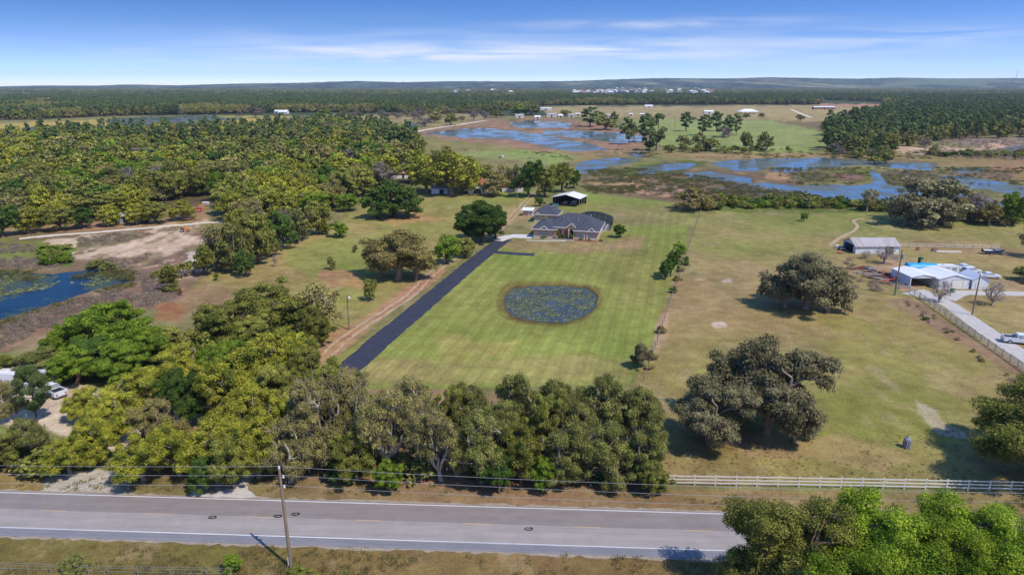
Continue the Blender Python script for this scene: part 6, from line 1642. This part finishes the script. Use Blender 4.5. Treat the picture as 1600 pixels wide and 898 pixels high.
# ------------------------------------------------------------------ fences
def fence(name, label, path, bay, rails, hh, mpost, mrail, pw=0.12, rw=0.14, lean=0.0, cat='fence'):
    P = [np.array(p, float) for p in path]
    T = thing(name, label, cat, (P[0][0], P[0][1], 0)); o = P[0]
    seg = [np.linalg.norm(b_ - a) for a, b_ in zip(P, P[1:])]; tot = sum(seg)
    def pos(s):
        for a, b_, l in zip(P, P[1:], seg):
            if s <= l + 1e-6: return a + (b_ - a) * (s / l) - o
            s -= l
        return P[-1] - o
    n = int(tot / bay); pm = None; prev = None
    for i in range(n + 1):
        p = pos(i * bay); L_ = random.uniform(-lean, lean)
        if pm is None:
            pm = MB().box(-pw / 2, pw / 2, -pw / 2, pw / 2, -0.1, hh).build('post', mpost, T)
            pm.location = (p[0], p[1], 0); po = pm
        else:
            po = pm.copy(); C.objects.link(po); po.location = (p[0], p[1], 0)
        po.rotation_euler = (L_, L_, math.atan2((pos(min(tot, i * bay + .1)) - p)[1], (pos(min(tot, i * bay + .1)) - p)[0]) if i < n else 0)
        if prev is not None:
            for z in rails:
                a = (prev[0], prev[1], z + random.uniform(-.025, .025)); c = (p[0], p[1], z + random.uniform(-.025, .025))
                d_ = Vector(c) - Vector(a); u_ = d_.normalized()
                MB().bar(Vector(a) + u_ * .02 + Vector((-.09 * -u_.y, -.09 * u_.x, 0)) , Vector(c) - u_ * .02 + Vector((-.09 * -u_.y, -.09 * u_.x, 0)), .035, rw).build('rail', mrail, T)
        prev = p
    return T
fence('white_rail_fence', 'white three rail board fence along the road right of the oak grove', [G(1020, 756)[:2], G(1041, 757)[:2], G(1400, 763)[:2], G(1640, 768)[:2]], 2.52, (0.4, 0.85, 1.3), 1.42, M_FENCE, M_FENCE)
fence('paddock_fence', 'greyed board fence running along the concrete driveway', [G(1421, 456)[:2], G(1440, 468)[:2], G(1600, 580)[:2], G(1680, 636)[:2]], 2.5, (0.45, 0.85, 1.25), 1.4, M_WOOD, M_FENCE2, 0.14)
fence('back_fence', 'pale rail fence behind the yard between the long barn and the boat', [G(1405, 386)[:2], G(1500, 388)[:2], G(1568, 389.5)[:2]], 2.6, (0.5, 1.1), 1.3, M_WOOD, M_FENCE2, 0.14)
fence('marsh_fence', 'low timber fence or landing in the marsh before the pine wood', [G(1372, 234)[:2], G(1392, 243)[:2], G(1400, 246)[:2]], 3.0, (0.7,), 1.1, M_WOOD, M_WOOD, 0.2)
# near wire fence at the bottom left
T = thing('post_and_wire_fence', 'old post and wire fence along the bottom left edge of the photo', 'fence', G(12, 889))
o = Vector(T.location)
for i, px in enumerate((17, 44, 80, 118, 139, 170, 216, 267, 324, 362)):
    p = Vector(G(px, 893 + i * 0.9)) - o
    MB().box(-.05, .05, -.05, .05, -.1, 1.15 + random.uniform(-.15, .1)).build('post', M_WOOD, T).location = p
for z in (0.4, 0.8, 1.05):
    MB().tube([Vector(G(0, 892)) - o + Vector((0, 0, z)), Vector(G(170, 897.5)) - o + Vector((0, 0, z)), Vector(G(362, 901)) - o + Vector((0, 0, z))], 0.012, 4).build('wire', M_STEEL, T)
# boundary wire fence of the plot, right side
T = thing('boundary_wire_fence', 'thin timber post and wire fence along the right boundary of the mown plot', 'fence', G(1100, 330)); o = Vector(T.location)
a = np.array(G(1006, 596)[:2]); c = np.array(G(1098, 322)[:2]); n = 56; prev = None
for i in range(n + 1):
    p = a + (c - a) * i / n; p = Vector((p[0], p[1], 0)) - o
    MB().box(-.06, .06, -.06, .06, -.1, 1.2 + random.uniform(-.1, .1)).build('post', M_WOOD, T).location = p
for z in (0.5, 1.0): MB().tube([Vector((a[0], a[1], z)) - o, Vector((c[0], c[1], z)) - o], 0.015, 4).build('wire', M_STEEL, T)

# ------------------------------------------------------------------ poles and wires
def pole(px, py, h, label, r=0.15, lamp=False, ins=False, lean=(0, 0), tank=False):
    x, y, _ = G(px, py)
    T = thing('utility_pole', label, 'utility pole', (x, y, 0))
    MB().tube([(0, 0, -.2), (lean[0] * .5, lean[1] * .5, h / 2), (lean[0], lean[1], h)], [r * 1.15, r, r * .75], 12).build('shaft', M_POLE, T)
    if ins:
        for dx, dz, hh in ((0.0, 0.0, 0.0), (0.32, -1.0, 1), (0.32, -2.1, 1)):
            if hh:
                arm = MB().bar((lean[0], lean[1], h + dz), (lean[0] + dx, lean[1], h + dz + .12), .07).build('bracket', M_STEEL, T)
            i_ = MB().tube([(lean[0] + dx, lean[1], h + dz + .05), (lean[0] + dx, lean[1], h + dz + .16), (lean[0] + dx, lean[1], h + dz + .24), (lean[0] + dx, lean[1], h + dz + .36)], [.06, .11, .07, .1], 10).build('insulator', M_PORC, T)
        MB().box(-.21, -.155, -.2, .1, 0.4, 1.3).build('marker_plate', M_PORC, T)
    if lamp:
        l_ = MB().bar((lean[0], lean[1], h - .4), (lean[0] + .5, lean[1] - .4, h - .25), .06).build('lamp_arm', M_STEEL, T)
        MB().tube([(lean[0] + .5, lean[1] - .4, h - .55), (lean[0] + .5, lean[1] - .4, h - .3), (lean[0] + .5, lean[1] - .4, h - .15)], [.22, .2, .1], 10).build('lamp_head', M_PORC, T)
    if tank:
        MB().tube([(.35, -.1, h - 2.1), (.35, -.1, h - 1.1)], .26, 12).build('transformer', M_STEEL, T)
    return T, x, y
T, p0x, p0y = pole(455, 886, 11.25, 'tall timber utility pole with white insulators standing on the near verge', 0.16, ins=True, lean=(-0.12, 0))
pole(546, 515, height_at(GA(546, 515)[1], 461), 'timber pole with a small lamp beside the dirt track', 0.12, lamp=True)
pole(405, 306, height_at(GA(405, 306)[1], 279), 'pole with a white lamp in the left wood by the sand track', 0.14, lamp=True)
pole(808, 326, height_at(GA(808, 326)[1], 294), 'grey pole with a lamp left of the brick shed', 0.14, lamp=True)
pole(1398, 461, height_at(GA(1398, 461)[1], 390), 'dark pole with a transformer at the left corner of the carport', 0.17, tank=True)
pole(1519, 492, height_at(GA(1519, 492)[1], 428), 'dark pole on the grass between the small shed and the driveway', 0.15)
pole(1263, 335, height_at(GA(1263, 335)[1], 300), 'slim pole standing at the marsh hedge left of the domed oak', 0.12)
pole(1054, 201, 12, 'distant pole on the pasture beside the flat topped pine', 0.2)
for k, s in ((0, -95.0), (1, 92.0)):
    x, y = p0x + RD[0] * s, p0y + RD[1] * s
    px, py = toP(x, y)
    pole(px, py, 11.25, 'timber utility pole further along the near verge, beyond the ' + ('left' if k == 0 else 'right') + ' edge', 0.16, ins=True)
for j, (dx, dz, lab) in enumerate(((-0.12, 11.6, 'highest of the three grey wires strung along the road'), (0.2, 10.62, 'middle one of the three grey wires strung along the road'), (0.2, 9.5, 'lowest of the three grey wires strung along the road'))):
    pts = []
    for s0, s1 in ((-95, 0), (0, 92)):
        for i in range(24 if s0 < 0 else 25):
            t = i / 24; s = s0 + (s1 - s0) * t
            sag = (0.9, 0.9, 0.8)[j]
            pts.append((p0x + RD[0] * s + dx, p0y + RD[1] * s, dz - sag * 4 * t * (1 - t)))
    o = MB().tube(pts, 0.014, 5).build('power_line', M_WIRE); tag(o, lab, 'power line', 'wires along the road')
# lower service wire of the right yard
a = Vector(G(1398, 461)) + Vector((0, 0, 9)); c = Vector(G(1519, 492)) + Vector((0, 0, 8.5))
o = MB().tube([a + (c - a) * t - Vector((0, 0, 3 * t * (1 - t))) for t in np.linspace(0, 1, 12)], 0.02, 4).build('service_wire', M_WIRE); tag(o, 'service wire slung between the two dark poles of the right yard', 'wire')

# ------------------------------------------------------------------ small things
def shadow_ring(px, py, label, r=.32, seed=1):  # black ring added on the asphalt in place of a cable loop's cast shadow
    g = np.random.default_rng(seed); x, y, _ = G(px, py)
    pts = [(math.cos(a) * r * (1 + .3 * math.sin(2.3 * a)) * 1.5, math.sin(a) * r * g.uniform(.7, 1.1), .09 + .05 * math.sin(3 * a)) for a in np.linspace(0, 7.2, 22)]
    o = MB().tube(pts, 0.04, 6).build('loop_shadow_ring', M_BLACK, None, True); o.location = (x, y, .0 + 0.04); tag(o, label, 'road debris')  # not debris: added ring standing in for a cable loop's shadow
shadow_ring(332, 809, 'curl of black rubber on the road left of the tall pole, farther from it', .24, 1)  # not rubber: added ring standing in for a cable loop's shadow
shadow_ring(434, 807, 'curl of black rubber on the road just left of the tall pole', .24, 2)  # not rubber: added ring standing in for a cable loop's shadow
shadow_ring(462, 804, 'curl of black rubber on the road just right of the tall pole', .24, 3)  # not rubber: added ring standing in for a cable loop's shadow
shadow_ring(826, 827, 'curl of black rubber on the road below the roadside grove', .24, 4)  # not rubber: added ring standing in for a cable loop's shadow
# lily pads on the small pond
g = np.random.default_rng(5); lp = LAKES['lawn_pond']; P = np.array([GA(a, b) for a, b in lp])
xs, ys = fill(lp, 0.33, 66, 0.5); nn = fbm(xs / 3.0, ys / 3.0, 67, 4); k = (nn > -0.06) | (g.uniform(size=len(nn)) < 0.3)
xs, ys = xs[k], ys[k]
def pads(name, label, xs, ys, m, r0, r1, z, grp=None):
    n = len(xs); a = np.arange(6) * np.pi / 3; r = g.uniform(r0, r1, n); t = g.uniform(0, 6.28, n); tl = g.normal(size=(n, 2)) * 0.12
    dx = np.cos(a[None] + t[:, None]) * r[:, None]; dy = np.sin(a[None] + t[:, None]) * r[:, None]
    V = np.stack([xs[:, None] + dx, ys[:, None] + dy, z + dx * tl[:, :1] + dy * tl[:, 1:]], -1).reshape(-1, 3)
    me = bpy.data.meshes.new(name); me.from_pydata(V.tolist(), [], [tuple(range(6 * i, 6 * i + 6)) for i in range(n)]); me.materials.append(m)
    o = bpy.data.objects.new(name, me); C.objects.link(o); tag(o, label, 'water lilies', None, 'stuff')
M_LILY = leaf_mat('lily_pads', (0.09, 0.11, 0.04), (0.27, 0.27, 0.11), 0.1)
pads('lily_pads', 'yellow green lily pads crowding the small pond on the lawn', xs, ys, M_LILY, 0.09, 0.2, -0.2)
lp2 = [(-60,428),(80,430),(100,436),(75,450),(0,462),(-60,470)]; xs, ys = fill(lp2, 0.6, 68, 0.5)
xb, yb = fill([(95,430),(160,424),(200,430),(190,440),(140,446),(105,440)], 0.6, 69, 0.5); xs = np.r_[xs, xb]; ys = np.r_[ys, yb]
nn = fbm(xs / 7, ys / 10, 70, 4); k = nn > -0.08; pads('lily_pads', 'green lily pads along the far bank of the left pond', xs[k], ys[k], M_LILY, 0.2, 0.42, -0.16)
# grey pillar in the field
x, y, _ = G(1416, 699)
T = thing('stone_pillar', 'short grey stone like pillar standing alone in the right field', 'pillar', (x, y, 0), R(20))
M_GREY = mat('weathered_grey_staves', (150, 146, 150), 0.9, 0.25, 2)
for k in range(10):
    a = 2 * math.pi * k / 10; rr = .42
    MB().tube([(rr * math.cos(a), rr * math.sin(a), 0), (rr * .93 * math.cos(a), rr * .93 * math.sin(a), 1.25)], .13, 6).build('stave', M_GREY, T)
MB().tube([(0, 0, 1.2), (0, 0, 1.38), (0, 0, 1.55), (0, 0, 1.85)], [.46, .4, .2, .08], 10).build('cap', M_GREY, T)
# clothes posts behind the pool
T = thing('clothesline', 'thin clothesline posts on the grass behind the pool enclosure', 'clothesline', G(965, 325))
for dx in (-1.0, .4): MB().tube([(dx, 0, 0), (dx, 0, 2.2)], .06, 6).build('post', M_WOOD, T)
MB().bar((-1.6, 0, 2.15), (1.0, 0, 2.15), .05).build('crossbar', M_WOOD, T)
# pole barn contents
def crate(name, label, cat, loc, w, d, h, m, rz=0):
    T = thing(name, label, cat, loc, rz)
    MB().box(-w / 2, w / 2, -d / 2, d / 2, 0.12, h).build('body', m, T); MB().box(-w / 2 + .1, w / 2 - .1, -d / 2 - .02, -d / 2, h * .35, h * .7).build('panel', M_STEEL, T)
    for sx_ in (-1, 1): MB().box(sx_ * (w / 2 - .15) - .08, sx_ * (w / 2 - .15) + .08, -d / 2 + .05, d / 2 - .05, 0, .12).build('skid', M_WOOD, T)
    return T
crate('utility_cart', 'teal box cart at the left front of the open pole barn', 'cart', G(868, 323.5), 2.4, 1.4, 1.3, M_TEAL, R(-10))
# junk pile between barn and carport
random.seed(31)
M_J = [M_WOOD, M_RED, M_STEEL, M_BLACK, mat('rusty_brown', (140, 90, 66), 0.9, 0.3, 2), M_TRIM]
jn = 0
for i in range(34):
    t = random.random(); px = 1345 + 58 * t + random.uniform(-10, 14); py = 424 + 26 * t + random.uniform(-6, 4)
    x, y, _ = G(px, py); L_ = random.uniform(1.5, 5.0)
    o = MB().bar((-L_ / 2, 0, .1), (L_ / 2, 0, random.uniform(.1, .8)), random.uniform(.12, .35), random.uniform(.06, .2)).build('timber_board', M_J[i % 6] if i % 2 else M_WOOD)
    o.location = (x, y, random.uniform(0, .35)); o.rotation_euler = (0, 0, R(random.choice((-55, -50, -40, 20)) + random.uniform(-15, 15)))
    tag(o, 'loose board in the junk heap between the long barn and the carport', 'board', 'boards of the junk heap')
for i, (px, py, w, d, h, m_, lab) in enumerate([(1361, 424, 1.6, .8, 1.0, M_STEEL, 'grey metal cabinet at the upper end of the junk heap'), (1378, 430, 1.5, 1.2, 1.0, M_J[4], 'rusty brown box in the middle of the junk heap'),
        (1390, 432, 1.8, 1.0, .9, M_BLACK, 'black box in the junk heap near the carport'), (1398, 440, 1.2, 1.0, 1.1, M_J[4], 'rusty box right against the carport wall'), (1308, 388, 1.2, 1.0, 1.0, M_TRIM, 'white box left of the long barn'),
        (1316, 391, 1.6, 1.0, 1.2, P_DK, 'dark blue crate at the left end of the long barn'), (1313, 396, 1.3, .9, .6, M_ORANGE, 'orange brown crate below the left end of the long barn'), (1434, 391, .8, .6, .8, M_RED, 'red box by the back fence'),
        (1460, 392, 1.5, .8, .7, M_J[4], 'brown box by the back fence'), (1488, 457, .9, .7, 1.0, mat('green_paint', (50, 120, 80), .5, .1), 'green bin in front of the white garage'),
        (1516, 450, 1.1, .8, .8, M_BLUE, 'blue box between the garage and the small shed'), (1437, 412.5, .8, .8, 1.9, mat('dark_green_paint', (50, 86, 60), .6, .1), 'dark green tank above the blue tarpaulin'),
        (308, 331, 3.0, 1.6, 1.5, M_RED, 'red machine at the end of the sand track'), (316, 326, 2.0, 1.4, 1.6, M_ORANGE, 'orange machine behind the red machine at the end of the sand track'),
        (322, 320, 2.4, 1.4, 1.2, M_TRIM, 'white box behind the orange machine at the end of the sand track'), (528, 308, 3.5, 1.8, 1.5, M_TRIM, 'white box in the clearing left of the dense dome shaped tree')]):
    crate('storage_box', lab, 'box', G(px, py), w, d, h, m_, R(random.uniform(-25, 25)))
# pale boards laid by the fence
o = MB().box(-3.5, 3.5, -.35, .35, 0.05, .3).build('plank_stack', M_TRIM); o.location = G(1482, 394); o.rotation_euler = (0, 0, R(-4)); tag(o, 'long white plank stack lying by the back fence', 'planks')
# yellow tractor in the sand lot
T = thing('compact_tractor', 'orange yellow compact tractor standing in the bare sand lot', 'tractor', G(289, 362), R(15))
MB().side([(-1.2, .5), (-1.2, 1.1), (-.1, 1.1), (.1, 1.25), (1.3, 1.2), (1.4, .6)], -.4, .4).build('body', M_ORANGE, T)
MB().box(-1.0, 0, -.6, .6, 1.9, 2.0).build('canopy', M_ORANGE, T)
for s in (-.5, .5):
    wheel(T, -.8, s * 1.3, .62, .3); wheel(T, 1.0, s * 1.2, .36, .22)
    MB().bar((-.9, s, 1.1), (-.9, s, 1.95), .06).build('canopy_post', M_BLACK, T)
# long shed under the left wood
gabled('long_shed', 'long grey blue shed half hidden under the left wood by the sand track', 'shed', 202, 348, 17, 5, 2.4, .8, R(4), mat('grey_blue_siding', (150, 164, 182), .7, .15), M_ROOFG, 'x', parts=[('opening', -7, -4.5, .02, 2.1, M_DARK), ('opening', -2, 0.5, .02, 2.1, M_DARK), ('opening', 4, 6.5, .02, 2.1, M_DARK), ('post', 1.4, 1.7, .02, 2.3, M_TRIM)])
gabled('red_roofed_house', 'small white house with a red metal roof beyond the left lawn', 'house', 746, 303, 8.5, 11, 2.9, 2.6, R(-8), M_TRIM, M_ROOFR, 'y', .6, parts=[('window', -3.2, -2.0, 1.0, 2.2, M_GLASS), ('window', 2.0, 3.2, 1.0, 2.2, M_GLASS), ('porch_opening', -1.6, 1.6, .02, 2.4, M_DARK)])
gabled('pale_red_roofed_house', 'small house with a faded roof seen through trees left of the yellow green oak', 'house', 627, 279, 11, 8, 2.8, 1.8, R(5), M_TRIM, mat('faded_brown_roof', (168, 120, 104), .7, .15), 'x', .5, parts=[('window', -3.2, -1.8, 1.0, 2.2, M_GLASS), ('door', .5, 1.5, .02, 2.1, M_DARK)])
gabled('outbuilding', 'white walled building glimpsed between the feathery tree and the tall green tree', 'shed', 800, 300, 9, 7, 2.8, 1.8, R(-5), M_TRIM, M_ROOFR, 'x', .4, parts=[('window', -2, -1, 1.0, 2.2, M_GLASS)])
gabled('pale_outbuilding', 'pale low building in the shade left of the red roofed house', 'shed', 690, 303, 9, 6, 2.4, 1.2, R(2), M_WALL, M_ROOFG, 'x', .3, parts=[('door', -1, 1, .02, 2.0, M_DARK)])
# far farm buildings
FB = [(442,178,14,9,3,3,'white farmhouse far left beyond the marsh water','x',M_TRIM,M_ROOFW), (432,177,7,6,3,2,'small white outbuilding left of the far left farmhouse','x',M_TRIM,M_ROOFW),
 (853,172,20,6,3,1.2,'pair of long white sheds on the far field left of the farmyard','x',M_WALL,M_ROOFW), (812,184,12,7,3,2,'first building from the left of the far farmyard','x',M_TRIM,M_ROOFG),
 (840,186,8,5,3,1.5,'low white building between the trees of the far farmyard','x',M_TRIM,M_ROOFW), (862,183,14,8,3.5,2,'white building in the middle of the far farmyard','x',M_TRIM,M_ROOFG),
 (876,184,6,5,3,1.5,'small white building right of the middle one in the far farmyard','x',M_TRIM,M_ROOFW), (893,183,9,6,3,1.5,'white building right of the round tree in the far farmyard','x',M_TRIM,M_ROOFG),
 (903,181,6,4,3,1,'small white trailer house right of the round farmyard tree','x',M_TRIM,M_ROOFW), (953,184,14,8,3,1.8,'grey roofed barn at the right of the far farmyard','x',M_WALL,M_ROOFG),
 (986,181,5,4,2.5,1,'small white hut on the far pasture','x',M_TRIM,M_ROOFW), (1003,181,6,3,2.5,1,'white horse trailer like hut on the far pasture, right of the other hut','x',M_TRIM,M_ROOFW),
 (1014,168,16,8,3,2,'tiny white building at the far tree line','x',M_TRIM,M_ROOFW), (1108,178,15,9,3.5,2,'white barn among the four pines','x',M_TRIM,M_ROOFW),
 (1288,171,40,10,4,1.5,'long white roofed barn at the edge of the brown field','x',mat('brown_siding', (150, 110, 90), .8, .15),M_ROOFW), (540,176,10,8,3,2,'white cottage hidden among the leafless trees','x',M_TRIM,M_ROOFG),
 (1283,143,40,14,5,2,'white building far beyond the right tree line','x',M_TRIM,M_ROOFW)]
for px, py, w, d, h, ri, lab, rd, mw, mr in FB:
    gabled('farm_building', lab, 'farm building', px, py, w, d, h, ri, R(random.uniform(-8, 8)), mw, mr, rd, .4, parts=[('door', -1.2, 1.2, .02, h * .8, M_DARK), ('window', w * .25, w * .25 + 1.4, 1.0, 2.2, M_GLASS), ('window', -w * .25 - 1.4, -w * .25, 1.0, 2.2, M_GLASS)])
# pavilion with white hip roof
x, y, _ = G(1168, 178); T = thing('riding_pavilion', 'open pavilion with a broad white hipped roof on the far pasture', 'pavilion', (x, y, 0), R(2))
MB().hip(-16, 16, -9, 9, 3.6, 4.2).build('roof', M_ROOFW, T)
for xx in (-15, -7.5, 0, 7.5, 15):
    for yy in (-8, 8): MB().box(xx - .25, xx + .25, yy - .25, yy + .25, 0, 3.6).build('post', M_WOOD, T)
# the hillside estate: house after house
random.seed(12)
for i in range(74):
    if i < 22: px = random.uniform(895, 955); py = random.uniform(143.5, 149)
    elif i < 44: px = random.uniform(945, 1020); py = random.uniform(140.5, 148)
    elif i < 68: px = random.uniform(1035, 1112); py = random.uniform(140.5, 149)
    else: px = random.uniform(690, 880); py = random.uniform(143, 149)
    w = random.uniform(18, 30); d = random.uniform(12, 18)
    x, y = GA(px, py); zz = 7
    T = thing('estate_house', ['pale walled house in the left cluster of the distant estate', 'pale walled house in the middle cluster of the distant estate', 'pale walled house in the right cluster of the distant estate', 'outlying pale house left of the distant estate'][0 if i < 22 else 1 if i < 44 else 2 if i < 68 else 3], 'house', (x, y, zz), R(random.uniform(-60, 60)), 'houses of the distant estate')
    MB().box(-w / 2, w / 2, -d / 2, d / 2, -9, 6).build('wall', random.choice((M_TRIM, M_PORC, M_STONE)), T)
    MB().hip(-w / 2 - .8, w / 2 + .8, -d / 2 - .8, d / 2 + .8, 6, 4.5).build('roof', random.choice((M_ROOFG, mat('faded_brown_roof', (168, 120, 104)), M_ROOFW, mat('grey_tile_roof', (150, 146, 150), .8))), T)
for px, dist, w, hh, lab in ((1455, 8300, 110, 22, 'first long white warehouse from the left on the right horizon'), (1480, 8000, 260, 16, 'second long white warehouse on the right horizon'), (1525, 8600, 230, 28, 'tall white works building below the mast on the right horizon'), (1552, 8300, 200, 24, 'white works building right of the mast on the right horizon'), (1598, 8300, 90, 18, 'white building at the right end of the horizon'), (1325, 8000, 240, 12, 'pale flat buildings on the horizon right of centre'), (1338, 8200, 60, 26, 'tall pale block on the horizon right of centre')):
    dx = (px - 800) / FOC * dist / cP
    T = thing('warehouse', lab, 'warehouse', (dx, dist, 0), 0); zb = height_at(dist, 129.5)
    MB().box(-w / 2, w / 2, 0, 60, zb - 60, zb + hh).build('wall', M_PORC, T); MB().box(-w / 2 - 2, w / 2 + 2, -2, 62, zb + hh, zb + hh + 3).build('roof', M_ROOFW, T)
T = thing('radio_mast', 'thin lattice radio mast on the right horizon', 'mast', (722 / FOC * 8500 / cP, 8500, 0)); zb = height_at(8500, 126)
MB().tube([(0, 0, zb - 60), (0, 0, zb + 120)], [3.2, 1.6], 4).build('mast_shaft', M_STEEL, T)
for k in range(4): MB().box(-4, 4, -4, 4, zb + 25 + 28 * k, zb + 27 + 28 * k).build('platform', M_RED if k % 2 else M_STEEL, T)
# cattle on the far side of the plot
def cow(px, py, label, m_, rz):
    me = bpy.data.meshes.new('body')
    vs = [(-.75, 0, 1.15), (-.2, 0, 1.12), (.35, 0, 1.15), (.75, 0, 1.3), (1.1, 0, 1.25), (1.4, 0, 1.05), (-.85, 0, .75)]
    es = [(0, 1), (1, 2), (2, 3), (3, 4), (4, 5), (0, 6)]; rad = [.33, .38, .36, .22, .17, .1, .05]
    for bx, sy in ((-.7, -.22), (-.7, .22), (.45, -.2), (.45, .2)):
        k = len(vs); vs += [(bx, sy, .75), (bx + (-.08 if bx < 0 else .02), sy, .42), (bx, sy, .03)]; es += [(0 if bx < 0 else 2, k), (k, k + 1), (k + 1, k + 2)]; rad += [.15, .085, .07]
    for s in (-1, 1): k = len(vs); vs.append((1.12, s * .25, 1.36)); es.append((4, k)); rad.append(.05)
    me.from_pydata(vs, es, []); me.update(); me.materials.append(m_)
    o = bpy.data.objects.new('cow', me); C.objects.link(o)
    md = o.modifiers.new('skin', 'SKIN'); 
    for i, v in enumerate(me.skin_vertices[0].data if me.skin_vertices else []): v.radius = (rad[i], rad[i])
    if not me.skin_vertices:
        pass
    o.modifiers.new('sub', 'SUBSURF').levels = 1; o.modifiers[-1].render_levels = 1
    o.location = G(px, py); o.rotation_euler = (0, 0, R(rz)); tag(o, label, 'cow'); return o
for px, py, lab, m_, rz in ((781, 248, 'dark cow on the grass beyond the brown feathery tree', M_BLACK, 10), (786, 247, 'pale cow beside the dark one beyond the brown feathery tree', M_PORC, 190),
    (1225, 190, 'pale cow on the far pasture near the farm track', M_PORC, 30), (995, 183, 'brown cow on the far pasture below the white huts', M_J[4], 100), (1047, 176, 'brown cow in the middle of the far pasture', M_J[4], 0)):
    try: cow(px, py, lab, m_, rz)
    except Exception as e: print('COW', e)

# ------------------------------------------------------------------ haze
hz = MB(); hz.box(-9000, 9000, -320, 9900, -2.5, 190)
o = hz.build('haze', None); o['kind'] = 'stuff'
hm, nt = nodes_mat('thin_air'); q = NT(nt); pv = q.n('ShaderNodeVolumePrincipled'); pv.inputs['Color'].default_value = (0.66, 0.80, 1.0, 1); pv.inputs['Density'].default_value = 0.000055; pv.inputs['Anisotropy'].default_value = 0.1
ou = q.n('ShaderNodeOutputMaterial'); q.l(pv.outputs[0], ou.inputs['Volume']); o.data.materials.append(hm)
